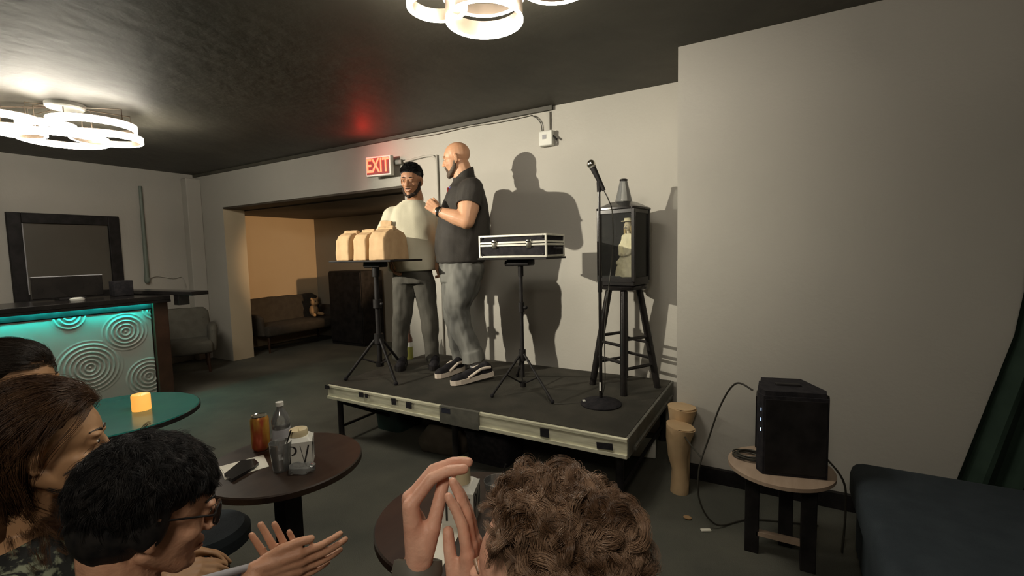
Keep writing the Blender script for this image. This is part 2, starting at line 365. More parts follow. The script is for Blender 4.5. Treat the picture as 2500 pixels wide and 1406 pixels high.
G().tube([(SX0 + .06, SY0 + .06, .30), (SX0 + .45, SY0 + .5, .04)], .014, 8).obj('brace', M['black'], st)
G().tube([(SX1 - .06, SY0 + .06, .12), (SX1 - .06, SY1 - .06, .12)], .012, 8).obj('brace', M['black'], st)
G().tube([(SX0 + .06, SY0 + .06, .1), (SX0 + .06, SY1 - .06, .1)], .012, 8).obj('brace', M['black'], st)

# clutter under the stage
def bin_(name, x, y, w, d, h, m, label, cat, lid=True):
    t = thing(name, (x, y, 0), label, cat)
    G().loft([((x, y, 0), (w * .45, 0, 0), (0, d * .45, 0)), ((x, y, h), (w * .5, 0, 0), (0, d * .5, 0))], 32, 6).obj('tub', m, t, smooth=False)
    if lid: G().loft([((x, y, h), (w * .52, 0, 0), (0, d * .52, 0)), ((x, y, h + .02), (w * .5, 0, 0), (0, d * .5, 0))], 32, 6).obj('lid', m, t, smooth=False)
bin_('storage_bin', -2.78, 2.86, .30, .34, .22, M['bin'], 'dark green lidded tub under the left end of the stage', 'storage bin')
bin_('storage_bin', -1.72, 2.70, .36, .3, .20, M['blackrough'], 'black lidded crate under the middle of the stage', 'storage bin')
g = G().loft([((-2.12, 2.64, .0), (.17, .04, 0), (-.02, .10, 0)), ((-2.12, 2.64, .08), (.19, .04, 0), (-.02, .12, 0)), ((-2.12, 2.65, .16), (.15, .03, 0), (-.02, .07, 0)), ((-2.12, 2.65, .19), (.09, .02, 0), (-.01, .03, 0))], 24, 3)
o = g.obj('duffel_bag', M['bag'], vox=.012, wr=.012, wrs=9); tag(o, 'slumped brown canvas bag under the stage, left of the black crate', 'bag')
o = G().box((-.80, 3.2, .055), (.16, .12, .10), Matrix.Rotation(.2, 3, 'Z'), .008).obj('small_box', M['white']); tag(o, 'small pale box under the right end of the stage', 'box')

# ---------------------------------------------------------------- tripod stands, case, bags
def tripod(c, z_hub, r_low, feet, top, pole_r, label, legr, tray, col_z):
    t = thing('tripod_stand', (c[0], c[1], SZ), label, 'stand')
    cx, cy = c
    po = G().tube([(cx, cy, SZ + .10), (cx, cy, top - .02)], pole_r, 14).obj('pole', M['black'], t)
    G().tube([(cx, cy, col_z), (cx, cy, col_z + .07)], pole_r * 1.7, 14).ell((cx + pole_r * 2.4, cy, col_z + .035), (.018, .014, .014)).obj('collar', M['black'], t)
    G().tube([(cx, cy, z_hub - .05), (cx, cy, z_hub + .03)], pole_r * 1.9, 14).obj('hub', M['black'], t)
    G().tube([(cx, cy, z_hub - .24), (cx, cy, z_hub - .20)], pole_r * 1.6, 12).obj('brace_ring', M['black'], t)
    for fx, fy in feet:
        l = G().tube([(cx + (fx - cx) * .06, cy + (fy - cy) * .06, z_hub), (fx, fy, SZ + .015)], legr, 10).obj('leg', M['black'], t)
        G().ell((fx, fy, SZ + .014), (legr * 1.5, legr * 1.5, .014)).obj('rubber_foot', M['blackrough'], l)
        G().tube([(cx, cy, z_hub - .22), (cx + (fx - cx) * .5, cy + (fy - cy) * .5, SZ + (z_hub - SZ) * .5)], legr * .6, 8).obj('brace', M['black'], t)
    x0, x1, y0, y1 = tray
    G().b2((x0, y0, top), (x1, y1, top + .014), .004).obj('tray', M['black'], t, smooth=False)
    G().b2((cx - .09, cy - .05, top - .045), (cx + .09, cy + .05, top), .01).tube([(cx - .12, cy, top - .03), (cx - .06, cy, top - .03)], .02, 10).tube([(cx, cy, top - .12), (cx, cy, top - .03)], pole_r * 1.5, 12).obj('tray_clamp', M['black'], t)
    return t
T1 = (-2.82, 2.70); T2 = (-1.58, 2.87); ZT1, ZT2 = 1.395, 1.395
tripod(T1, .78, 0, [(-3.0, 2.50), (-2.53, 2.575), (-2.90, 3.04)], ZT1, .020, 'black tripod stand holding the paper bags', .012, (T1[0] - .36, T1[0] + .32, T1[1] - .16, T1[1] + .20), 1.02)
tripod(T2, .72, 0, [(-1.70, 2.64), (-1.27, 2.70), (-1.80, 3.18)], ZT2, .013, 'black tripod stand holding the metal-edged case', .009, (T2[0] - .27, T2[0] + .27, T2[1] - .14, T2[1] + .18), 1.02)

def case_():
    cx, cy, z = T2[0] + .005, T2[1] + .02, ZT2 + .0145; w, d, h = .50, .32, .155
    R = Matrix.Rotation(math.radians(3), 3, 'Z')
    t = thing('flight_case', (cx, cy, z), 'black hard case with aluminium edges and two latches', 'case')
    P = lambda x, y, zz: Vector((cx, cy, z)) + R @ Vector((x, y, zz))
    zs = h * .60
    G().box(P(0, 0, zs / 2), (w - .004, d - .004, zs - .002), R).obj('lower_shell', M['blackrough'], t, smooth=False)
    G().box(P(0, 0, (zs + h) / 2), (w - .004, d - .004, h - zs - .002), R).obj('lid', M['blackrough'], t, smooth=False)
    g = G()
    for sx in (-1, 1):
        for sy in (-1, 1): g.box(P(sx * w / 2, sy * d / 2, h / 2), (.014, .014, h), R, .003)
    for zz in (.007, h - .007, zs - .009, zs + .009):
        for sy in (-1, 1): g.box(P(0, sy * d / 2, zz), (w, .012, .014), R, .002)
        for sx in (-1, 1): g.box(P(sx * w / 2, 0, zz), (.012, d, .014), R, .002)
    g.obj('edge_trim', M['alu2'], t, smooth=False)
    for x in (-.13, .13):
        l = G().box(P(x, -d / 2 - .008, zs - .002), (.034, .008, .055), R, .002).tube([P(x - .018, -d / 2 - .012, zs + .012), P(x + .018, -d / 2 - .012, zs + .012)], .005, 8).obj('latch', M['chrome'], t)
    for sx in (-1, 1):
        for sy in (-1, 1):
            for zz in (.014, h - .014): G().ell(P(sx * (w / 2 - .02), sy * (d / 2) - .003 * sy, zz + (.004 if zz < .05 else -.004)), (.012, .012, .012), seg=10).obj('corner_rivet', M['black'], t)
    G().tube([P(w / 2 + .01, -.05, zs - .03), P(w / 2 + .03, -.05, zs - .035), P(w / 2 + .03, .05, zs - .035), P(w / 2 + .01, .05, zs - .03)], .006, 8).obj('handle', M['black'], t)
case_()

def paper_bag(x, y, w, d, h, tilt, label, fold=1, mfront='kraft', top=.0):
    z = ZT1 + .0145
    t = thing('paper_bag', (x, y, z), label, 'paper bag', None)
    R = Matrix.Rotation(tilt, 3, 'Z')
    P = lambda a, b, c: Vector((x, y, z)) + R @ Vector((a, b, c))
    g = G()
    lv = [(0, .5, .5), (.3, .49, .495), (.68, .49, .47), (.86, .475, .36), (.98, .46, .10)]
    rings = []
    for f, a, b in lv: rings.append((P(random.uniform(-.004, .004), 0, h * f), R @ Vector((w * a, 0, 0)), R @ Vector((0, d * b, 0))))
    g.loft(rings, 40, 14)
    g.obj('bag_body', M['kraft'], t, smooth=True, vox=.005, sm=1, wr=.0045, wrs=13)
    q = G()
    if fold:
        q.box(P(0, -d * .03, h * .97), (w * .97, d * .14, .035), R @ Matrix.Rotation(-.25, 3, 'X'), .004)
        q.box(P(.01, -d * .09, h * .945), (w * .9, d * .06, .035), R @ Matrix.Rotation(.35, 3, 'X') @ Matrix.Rotation(.05, 3, 'Y'), .003)
    if top: q.box(P(0, 0, h + top / 2 - .02), (w * .9, .02, top), R @ Matrix.Rotation(.06, 3, 'Y'), .003)
    q.obj('folded_top', M['kraft'], t, smooth=False, vox=.004, sm=1, wr=.004, wrs=20)
x0 = T1[0] - .265; yb = T1[1] + .03
paper_bag(x0 - .015, yb, .152, .25, .235, .04, 'leftmost of the three front brown paper lunch bags on the tray')
paper_bag(x0 + .178, yb + .01, .152, .25, .235, -.04, 'middle one of the three front brown paper lunch bags on the tray')
paper_bag(x0 + .388, yb + .0, .165, .29, .25, .03, 'rightmost, crumpled brown paper bag with rolled top on the tray')
paper_bag(x0 + .16, yb + .215, .13, .07, .25, .1, 'brown paper bag behind the others, its open top sticking up', fold=0, top=.10)

# ---------------------------------------------------------------- stool, lantern, doll, microphone stand
SC = Vector((-.965, 3.29, SZ)); SH = .745
def stool():
    t = thing('bar_stool', SC, 'tall black wooden stool standing on the stage under the lantern', 'stool')
    G().lathe((SC.x, SC.y, SZ + SH - .035), [(.148, 0), (.163, .008), (.166, .022), (.158, .033), (.0, .035)], 36).obj('seat', M['blackgloss'], t)
    tops, bots = [], []
    for k in range(4):
        a = math.radians(-75 + 90 * k)
        d = Vector((math.cos(a), math.sin(a), 0)); tops.append(SC + d * .105 + Vector((0, 0, SH - .03))); bots.append(SC + d * .232)
        G().tube([bots[-1], bots[-1] * .5 + tops[-1] * .5, tops[-1]], [.024, .027, .024], 12).obj('leg', M['blackgloss'], t)
    for k in range(4):
        for f in ((.24, .30), (.52, .46))[0:2]:
            ff = f[k % 2]; j = (k + 1) % 4
            G().tube([bots[k].lerp(tops[k], ff), bots[j].lerp(tops[j], ff)], .012, 8).obj('rung', M['blackgloss'], t)
stool()
LZ = SZ + SH + .001
def lantern():
    t = thing('glass_lantern', (SC.x, SC.y, LZ), 'black framed glass lantern with a cone chimney, standing on the stool', 'lantern')
    w, h = .128, .50; R = Matrix.Rotation(math.radians(-8), 3, 'Z')
    P = lambda a, b, c: Vector((SC.x, SC.y, LZ)) + R @ Vector((a, b, c))
    G().box(P(0, 0, .014), (w * 2 + .01, w * 2 + .01, .028), R, .004).obj('base', M['blackgloss'], t, smooth=False)
    g = G()
    for a in (-1, 1):
        for b in (-1, 1): g.box(P(a * w, b * w, .028 + h / 2), (.026, .026, h), R, .003)
    for b in (-1, 1):
        g.box(P(0, b * w, .028 + h - .012), (w * 2, .02, .03), R); g.box(P(b * w, 0, .028 + h - .012), (.02, w * 2, .03), R)
        g.box(P(0, b * w, .040), (w * 2, .02, .03), R); g.box(P(b * w, 0, .040), (.02, w * 2, .03), R)
    g.obj('frame', M['blackgloss'], t, smooth=False)
    for b, v in ((-1, 'y'), (1, 'x'), (-1, 'x')):
        c = P(0, b * w * .99, .028 + h / 2) if v == 'y' else P(b * w * .99, 0, .028 + h / 2)
        dm = (w * 2 - .026, .003, h - .05) if v == 'y' else (.003, w * 2 - .026, h - .05)
        G().box(c, dm, R).obj('glass_pane', M['glass'], t, smooth=False)
    G().box(P(0, w * .98, .028 + h / 2), (w * 2 - .02, .008, h - .02), R).obj('back_panel', M['blackgloss'], t, smooth=False)
    z0 = .028 + h
    G().loft([(P(0, 0, z0), R @ Vector((w + .03, 0, 0)), R @ Vector((0, w + .03, 0))), (P(0, 0, z0 + .012), R @ Vector((w + .03, 0, 0)), R @ Vector((0, w + .03, 0))), (P(0, 0, z0 + .055), R @ Vector((.075, 0, 0)), R @ Vector((0, .075, 0)))], 32, 6).obj('roof', M['blackgloss'], t)
    b0 = P(0, 0, z0 + .05)
    G().lathe(b0, [(.062, 0), (.060, .01), (.026, .155), (.023, .155), (.056, .012), (.0, .01)], 32).obj('cone_chimney', M['plastic_clear'], t)
    G().lathe(b0 + Vector((0, 0, .153)), [(.027, 0), (.029, .012), (.018, .018), (.0, .018)], 24).obj('cone_cap', M['blackgloss'], t)
    return P
LP = lantern()
def doll():
    b = LP(.035, -.01, .058); up = Vector((0, 0, 1))
    t = thing('doll', b, 'old porcelain doll in a long cream dress and hat, shut inside the lantern', 'doll')
    R = Matrix.Rotation(math.radians(-25), 3, 'Z')
    P = lambda a, c, z: b + R @ Vector((a, c, z))
    d = G().loft([(P(-.01, 0, 0), R @ Vector((.095, 0, 0)), R @ Vector((0, .07, 0))), (P(-.005, 0, .08), R @ Vector((.078, 0, 0)), R @ Vector((0, .055, 0))), (P(0, 0, .15), R @ Vector((.058, 0, 0)), R @ Vector((0, .042, 0))), (P(.005, 0, .2), R @ Vector((.042, 0, 0)), R @ Vector((0, .032, 0))), (P(.005, 0, .27), R @ Vector((.045, 0, 0)), R @ Vector((0, .03, 0))), (P(.005, 0, .305), R @ Vector((.03, 0, 0)), R @ Vector((0, .02, 0)))], 32)
    d.cap(P(-.035, 0, .28), P(-.055, -.01, .21), .02, .016).cap(P(-.055, -.01, .21), P(-.03, -.045, .16), .016, .014)
    d.cap(P(.045, 0, .28), P(.062, -.01, .21), .02, .016).cap(P(.062, -.01, .21), P(.03, -.045, .16), .016, .014)
    d.ell(P(-.03, -.02, .1), (.05, .03, .03))
    d.obj('dress', M['doll'], t, vox=.004, sm=3, wr=.006, wrs=30)
    G().cap(P(.005, 0, .30), P(.005, 0, .335), .012).ell(P(.005, -.003, .358), (.028, .03, .035)).ell(P(.005, -.033, .352), (.005, .006, .006)).cap(P(-.03, -.045, .16), P(-.01, -.05, .15), .01).cap(P(.03, -.045, .16), P(.01, -.05, .15), .01).obj('body', M['dollskin'], t, vox=.0025, sm=2)
    G().ell(P(-.006, -.03, .362), (.004, .003, .003)).ell(P(.016, -.03, .362), (.004, .003, .003)).obj('eyes', M['ink'], t)
    G().box(P(.005, -.032, .343), (.02, .004, .004), R).obj('mouth', M['ink'], t)
    G().ell(P(.005, .010, .362), (.033, .028, .036)).cap(P(.036, .004, .35), P(.04, .004, .27), .014, .01).cap(P(-.026, .004, .35), P(-.03, .004, .29), .012, .008).obj('hair', M['dollhair'], t)
    G().lathe(P(.005, 0, .388), [(.050, 0), (.050, .005), (.030, .006), (.028, .024), (.0, .026)], 28).obj('hat', M['doll'], t)
doll()

def mic_stand():
    b = Vector((-.985, 2.83, SZ))
    t = thing('microphone_stand', b, 'straight black microphone stand with a round weighted base', 'microphone stand')
    bs = G().lathe(b, [(.13, 0), (.132, .008), (.12, .018), (.06, .03), (.02, .045), (0, .045)], 40).obj('base', M['blackrough'], t)
    G().box(b + Vector((-.10, -.045, .0235)), (.018, .034, .002), Matrix.Rotation(.5, 3, 'Z') @ Matrix.Rotation(-.1, 3, 'Y')).obj('label', M['white'], bs, smooth=False)
    G().tube([b + Vector((0, 0, .04)), b + Vector((0, 0, .75))], .011, 14).tube([b + Vector((0, 0, .75)), b + Vector((0, 0, 1.38))], .008, 12).tube([b + Vector((0, 0, .73)), b + Vector((0, 0, .80))], .015, 14).obj('pole', M['blackgloss'], t)
    G().box(b + Vector((.0, -.0115, .12)), (.012, .002, .055)).obj('label', M['white'], t, smooth=False)
    G().tube([b + Vector((0, 0, 1.36)), b + Vector((0, 0, 1.42))], [.014, .016], 12).obj('clip', M['black'], t)
    c = b + Vector((0, 0, 1.43)); d = cd(-.42, .9, .05)
    m = thing('microphone', c - d * .05, 'handheld black microphone with a silver mesh head, clipped on the stand', 'microphone')
    G().tube([c - d * .07, c + d * .09], [.012, .019], 16).obj('handle', M['black'], m)
    G().ell(c + d * .115, (.027, .027, .027)).obj('mesh_head', M['chrome'], m)
    G().tube([c + d * .088, c + d * .10], .022, 16).obj('ring', M['greytape'], m)
    e = c - d * .075
    pts = [e, e - d * .04 + Vector((.01, 0, -.02)), Vector((e.x + .035, e.y + .05, e.z - .14)), Vector((e.x + .03, e.y + .06, e.z - .4)), Vector((e.x - .02, e.y + .05, e.z - .85)), Vector((e.x - .03, e.y + .06, SZ + .1)), Vector((e.x - .10, e.y + .02, SZ + .006)), Vector((e.x - .3, e.y - .14, SZ + .005)), Vector((e.x - .42, e.y - .02, SZ + .005))]
    tag(G().tube(smooth_pts(pts), .0035, 8).obj('microphone_cable', M['cable']), 'thin dark cable hanging from the microphone and lying on the stage', 'cable')
def smooth_pts(p, n=8):
    p = [Vector(q) for q in p]; out = []
    for i in range(len(p) - 1):
        a, b, c, d = p[max(i - 1, 0)], p[i], p[i + 1], p[min(i + 2, len(p) - 1)]
        for k in range(n):
            t = k / n; out.append(.5 * ((2 * b) + (c - a) * t + (2 * a - 5 * b + 4 * c - d) * t * t + (3 * b - a - 3 * c + d) * t ** 3))
    return out + [p[-1]]
mic_stand()
# bottle by the back-left corner of the stage
bp = Vector((-3.0, 3.42, SZ)); bp = PZ(1000, 876, SZ)
t = thing('plastic_bottle', bp, 'bottle with brown top and olive lower half on the back edge of the stage', 'bottle')
G().lathe(bp, [(.034, 0), (.036, .01), (.036, .12), (0, .12)], 24).obj('bottle_body', M['olivepl'], t)
G().lathe(bp, [(.037, .12), (.037, .165), (0, .165)], 24).obj('label_band', M['white'], t)
G().lathe(bp, [(.036, .165), (.034, .2), (.016, .245), (.016, .27), (0, .27)], 24).obj('bottle_top', M['brownpl'], t)

# ---------------------------------------------------------------- things on the back wall
def wall_things():
    ex = Vector((-3.56, YB - .10, 2.35))
    t = thing('exit_sign', ex, 'lit red EXIT sign on the wall above the opening', 'exit sign')
    R = Matrix.Rotation(math.radians(8), 3, 'Z')
    P = lambda a, b, c: ex + R @ Vector((a, b, c))
    G().box(ex, (.31, .055, .20), R, .008).obj('housing', M['white'], t, smooth=False)
    G().box(P(-.004, -.029, 0), (.275, .004, .165), R).obj('face_plate', M['exitface'], t, smooth=False)
    text_obj('EXIT', 'letters', M['exitletter'], t, .195, P(-.004, -.033, -.0), R @ Vector((1, 0, 0)), (0, 0, 1), .002, .70)
    G().box(P(.20, .045, .03), (.10, .05, .05), R, .01).box(P(.0, .05, 0), (.06, .06, .06), R).obj('bracket', M['greytape'], t, smooth=False)
    ct = G(); y = YB - .012
    pts = [(-3.33, y, 2.38), (-3.08, y, 2.40), (-2.98, y, 2.40), (-2.925, y, 2.385), (-2.895, y, 2.33), (-2.89, y, 2.2), (-2.89, y, .45)]
    pts[-1] = (-2.89, y, .01)
    o = ct.tube(smooth_pts(pts, 6), .011, 10).obj('conduit', M['wall']); tag(o, 'bent painted metal conduit running down the wall behind the two men', 'pipe')
    c = Vector((-1.705, YB - .03, 2.385))
    t = thing('wall_box', c, 'small white box mounted high on the wall near the ceiling', 'wall box')
    G().box(c, (.125, .055, .125), None, .012).obj('housing', M['white'], t, smooth=False)
    G().box(c + Vector((-.01, -.029, .01)), (.035, .003, .035)).obj('sensor', M['greywhite'], t, smooth=False)
    G().tube([c + Vector((.055, 0, .02)), c + Vector((.095, -.01, -.02))], .008, 8).obj('antenna', M['black'], t)
    o = G().b2((-1.725, YB - .022, 2.449), (-1.68, YB - .001, ZC - .042), .003).obj('cable_duct', M['wall']); tag(o, 'short vertical duct between the white box and the ceiling', 'duct')
    o = G().tube(smooth_pts([(-1.85, YB - .03, 2.60), (-1.80, YB - .02, 2.57), (-1.765, YB - .015, 2.52), (-1.755, YB - .012, 2.449)]), .004, 8).obj('cable', M['cable']); tag(o, 'thin cable curving down to the white wall box', 'cable')
    o = G().tube(smooth_pts([(-1.86, YB - .02, 2.605), (-2.2, YB - .02, 2.597), (-2.5, YB - .02, 2.607), (-2.9, YB - .02, 2.595), (-3.3, YB - .02, 2.605)]), .005, 8).obj('cable', M['wall']); tag(o, 'thin cable running along the top of the back wall', 'cable')
wall_things()

# left wall: framed mirror, pipe, chase
def left_things():
    X = XL + .002
    t = thing('framed_mirror', (X, 2.15, 1.0), 'black framed wall mirror behind the bar', 'mirror')
    y0, y1, z0, z1, w = 1.68, 2.68, .98, 2.01, .115
    g = G().b2((X, y0, z0), (X + .045, y0 + w, z1), .006).b2((X, y1 - w, z0), (X + .045, y1, z1), .006).b2((X, y0 + w, z1 - w), (X + .045, y1 - w, z1), .006).b2((X, y0 + w, z0), (X + .045, y1 - w, z0 + w), .006)
    g.obj('frame', M['black'], t, smooth=False)
    G().b2((X, y0 + w, z0 + w), (X + .012, y1 - w, z1 - w)).obj('mirror_glass', M['mirror'], t, smooth=False)
    G().b2((X + .012, y0 + w, z0 + w), (X + .03, y0 + w + .012, z1 - w)).obj('lit_edge_strip', M['greywhite'], t, smooth=False)  # pale strip paints the lit inner edge on one side of the frame
    o = G().tube([(X + .03, 2.94, 2.42), (X + .03, 2.935, 1.3), (X + .03, 2.93, 1.2)], [.018, .026, .03], 12).ell((X + .035, 2.93, 1.19), (.034, .034, .05)).obj('pipe', M['pipe']); tag(o, 'thin greenish pipe running down the left wall beside the mirror', 'pipe')
    o = G().tube(smooth_pts([(X + .03, 2.95, 1.2), (X + .012, 3.05, 1.23), (X + .012, 3.25, 1.19), (X + .012, 3.36, 1.2), (X + .012, 3.40, 1.05)]), .006, 8).obj('cable', M['wall']); tag(o, 'loose cable looping along the left wall from the pipe', 'cable')
left_things()

# ---------------------------------------------------------------- bar counter
def bar():
    X, Y1, Y0, Z = -5.5, 2.36, -.9, 1.085
    t = thing('bar_counter', (X - .3, .7, 0), 'bar counter with dark top and swirl-relief front lit teal from above', 'bar')
    G().b2((X - .60, Y0, 0), (X - .02, Y1 - .02, Z - .04)).obj('bar_body', M['black'], t, smooth=False)
    G().b2((X - .66, Y0 - .05, Z - .045), (X + .06, Y1 + .02, Z), .006).obj('countertop', M['blackgloss'], t, smooth=False)
    G().b2((X - .02, Y1 - .13, 0), (X + .035, Y1, Z - .05), .005).obj('end_post', M['wood_dark'], t, smooth=False)
    G().b2((X - .02, Y0, .0), (X + .02, Y1 - .13, .08)).obj('kick_board', M['wood_dark'], t, smooth=False)
    G().b2((X - .02, Y0, Z - .12), (X + .005, Y1 - .13, Z - .046)).obj('upper_fascia', M['black'], t, smooth=False)
    G().b2((X + .022, Y0, Z - .056), (X + .040, Y1 - .14, Z - .0455)).obj('led_strip', M['teal_led'], t, smooth=False)
    G().b2((X + .050, Y0 - .05, Z - .068), (X + .060, Y1 + .02, Z - .044)).obj('counter_lip', M['blackgloss'], t, smooth=False)
    es = G().box((X - .22, Y1 + .06, Z + .022), (1.30, .17, .04), Matrix.Rotation(math.radians(6), 3, 'Z'), .006).obj('end_shelf', M['blackgloss'], t, smooth=False)
    G().b2((X + .12, Y1 + .02, Z - .10), (X + .22, Y1 + .12, Z + .005), .004).obj('shelf_bracket', M['blackgloss'], es, smooth=False)
    # relief panel: real ridges in concentric circles
    y0, y1, z0, z1 = Y0, Y1 - .14, .08, Z - .13
    ny, nz = 760, 200
    Yg, Zg = np.meshgrid(np.linspace(y0, y1, ny), np.linspace(z0, z1, nz), indexing='ij')
    hgt = np.zeros_like(Yg); best = np.full_like(Yg, 1e9)
    cs = [(2.00, .76, .19), (1.71, .47, .26), (1.20, .58, .27), (1.60, .96, .14), (2.16, .28, .2), (.62, .62, .28), (.05, .5, .3), (2.26, .96, .13), (-.5, .6, .3), (1.35, .12, .15), (.9, .12, .15)]
    lab = np.zeros_like(Yg, int) - 1
    for i, (cy, cz, r) in enumerate(cs):
        d = np.hypot(Yg - cy, Zg - cz); f = (d < r) & (lab < 0); lab[f] = i
        ph = (d / .036); v = (.5 + .5 * np.cos(2 * PI * ph)) ** 1.6
        hgt[f] = (v * (1 - (d / r) ** 6) * .011)[f]
    bm = bmesh.new()
    me = bpy.data.meshes.new('relief_panel')
    X_ = X - .018 + .012 + hgt
    co = np.stack([X_, Yg, Zg], -1).reshape(-1, 3)
    base = wloc(t); co = co - np.array(base)
    idx = np.arange(ny * nz).reshape(ny, nz)
    q = np.stack([idx[:-1, :-1], idx[1:, :-1], idx[1:, 1:], idx[:-1, 1:]], -1).reshape(-1, 4)
    # a back skin gives the panel thickness
    ring = np.concatenate([idx[:, 0], idx[-1, 1:], idx[-2::-1, -1], idx[0, -2:0:-1]])
    n0 = len(co); bk = co[ring].copy(); bk[:, 0] = X - .019 - base.x
    co = np.concatenate([co, bk]); k = len(ring); a = np.arange(k)
    side = np.stack([ring[a], n0 + a, n0 + (a + 1) % k, ring[(a + 1) % k]], -1)
    me.from_pydata(co.tolist(), [], np.concatenate([q, side]).tolist()); me.materials.append(M['panel'])
    me.polygons.foreach_set('use_smooth', [True] * len(me.polygons)); me.update(); bm.free()
    link(bpy.data.objects.new('relief_panel', me), t)
    # things on the bar
    y, x, z = 1.78, -6.05, Z + .001
    m = thing('monitor', (x, y, z), 'black flat monitor seen from behind on the bar', 'monitor')
    G().b2((x - .02, y - .27, z + .02), (x + .015, y + .26, z + .225), .006).obj('screen', M['blackgloss'], m, smooth=False)
    G().b2((x - .021, y - .27, z + .2245), (x + .016, y + .26, z + .232)).obj('top_edge', M['greywhite'], m, smooth=False)
    G().b2((x - .07, y - .10, z), (x + .07, y + .10, z + .02), .004).obj('foot', M['black'], m, smooth=False)
    o = G().loft([((-5.75, 1.74, Z + .001), (.03, 0, 0), (0, .055, 0)), ((-5.75, 1.74, Z + .018), (.032, 0, 0), (0, .06, 0)), ((-5.75, 1.74, Z + .03), (.015, 0, 0), (0, .03, 0))], 24).obj('computer_mouse', M['white']); tag(o, 'pale rounded device lying on the bar in front of the monitor', 'mouse')
    o = G().box((-5.95, 2.16, Z + .08), (.10, .17, .155), Matrix.Rotation(.1, 3, 'Z'), .006).obj('speaker_box', M['blackrough']); tag(o, 'small dark box on the bar right of the monitor', 'box')
bar()
# armchair in the corner, sofa in the alcove, cabinet
def seat_(name, c, ang, w, d, hs, hb, m, label, cat, tufts):
    t = thing(name, (c[0], c[1], 0), label, cat)
    R = Matrix.Rotation(ang, 3, 'Z')
    P = lambda a, b, z: Vector((c[0], c[1], 0)) + R @ Vector((a, b, z))
    G().box(P(0, -.02, hs - .09), (w, d, .16), R, .04).obj('seat', m, t)
    g = G()
    n = 12
    for k in range(n):
        for sgn in (0,):
            pass
    rb = R @ Matrix.Rotation(-.16, 3, 'X')
    back = G(); back.loft([(P(0, d / 2 - .06, hs - .1), R @ Vector((w * .5, 0, 0)), R @ Vector((0, .06, 0))), (P(0, d / 2 - .03, hs + .12), R @ Vector((w * .52, 0, 0)), R @ Vector((0, .065, 0))), (P(0, d / 2 + .0, hb - .06), R @ Vector((w * .50, 0, 0)), R @ Vector((0, .06, 0))), (P(0, d / 2 + .01, hb), R @ Vector((w * .42, 0, 0)), R @ Vector((0, .04, 0)))], 40, 5)
    back.obj('backrest', m, t, vox=.015, sm=4, wr=.01, wrs=7)
    for s_ in (-1, 1):
        a = G(); a.loft([(P(s_ * (w / 2 - .0), .02, hs - .16), R @ Vector((.05, 0, 0)), R @ Vector((0, d * .45, 0))), (P(s_ * (w / 2 + .02), .04, hs + .12), R @ Vector((.055, 0, 0)), R @ Vector((0, d * .42, 0))), (P(s_ * (w / 2 + .03), .08, hs + .17), R @ Vector((.035, 0, 0)), R @ Vector((0, d * .36, 0)))], 28, 4)
        a.obj('armrest', m, t, vox=.015, sm=3)
    if tufts:
        for r in range(2):
            for k in range(tufts): G().ell(P(-w * .4 + w * .8 * (k + .5 * (r % 2)) / (tufts - .5), d / 2 - .085 + r * .02, hs + .12 + r * .12), (.012, .008, .012), R, 8).obj('tuft_button', m, t)
    for a_ in (-1, 1):
        for b_ in (-1, 1):
            G().tube([P(a_ * (w / 2 - .05), b_ * (d / 2 - .05), 0), P(a_ * (w / 2 - .06), b_ * (d / 2 - .07), hs - .16)], [.014, .022], 8).obj('leg', M['wood_dark'], t)
    return P
seat_('armchair', (-6.66, 2.98), math.radians(66), .68, .58, .42, .80, M['sofa2'], 'grey upholstered armchair in the corner beyond the bar', 'armchair', 4)
SP = seat_('sofa', (-6.92, 4.80), math.radians(90), 1.35, .62, .42, .80, M['sofa'], 'dim brown tufted sofa in the alcove under the warm-lit left wall', 'sofa', 7)
def soft_toy():
    p = Vector((-6.93, 5.18, .425))
    t = thing('stuffed_toy', p, 'small tan stuffed toy sitting at the far end of the alcove sofa', 'soft toy')
    G().ell(p + Vector((0, 0, .10)), (.07, .08, .10)).ell(p + Vector((.03, 0, .24)), (.065, .07, .07)).ell(p + Vector((.03, -.06, .30)), (.02, .02, .025)).ell(p + Vector((.03, .06, .30)), (.02, .02, .025)).cap(p + Vector((.05, -.06, .04)), p + Vector((.12, -.08, .03)), .028).cap(p + Vector((.05, .06, .04)), p + Vector((.12, .08, .03)), .028).ell(p + Vector((.09, 0, .22)), (.025, .03, .022)).obj('body', M['kraft2'], t, vox=.008, sm=3)
    G().ell(p + Vector((.088, -.025, .26)), (.008,) * 3, seg=8).ell(p + Vector((.088, .025, .26)), (.008,) * 3, seg=8).obj('eyes', M['ink'], t)
soft_toy()
def cabinet():
    y = 5.1
    t = thing('black_cabinet', (-6.05, y + .2, 0), 'plain black waist-high cabinet against the back of the alcove', 'cabinet')
    G().b2((-6.42, y + .02, .0), (-5.67, y + .46, 1.2), .006).obj('body', M['black'], t, smooth=False)
    d = G().b2((-6.41, y, .05), (-5.68, y + .018, 1.18), .004).obj('door', M['black'], t, smooth=False)
    G().tube([(-5.75, y - .02, .55), (-5.75, y - .02, .75)], .007, 8).obj('handle', M['black'], d)
cabinet()
o = G().box((-5.14, 5.50, .90), (.075, .03, 1.80)).obj('orange_lit_strip', M['kraft'], smooth=False); tag(o, 'narrow upright tan strip standing in for an orange-lit edge in the alcove behind the men', 'board')  # tan strip stands in for an orange-lit edge in the alcove

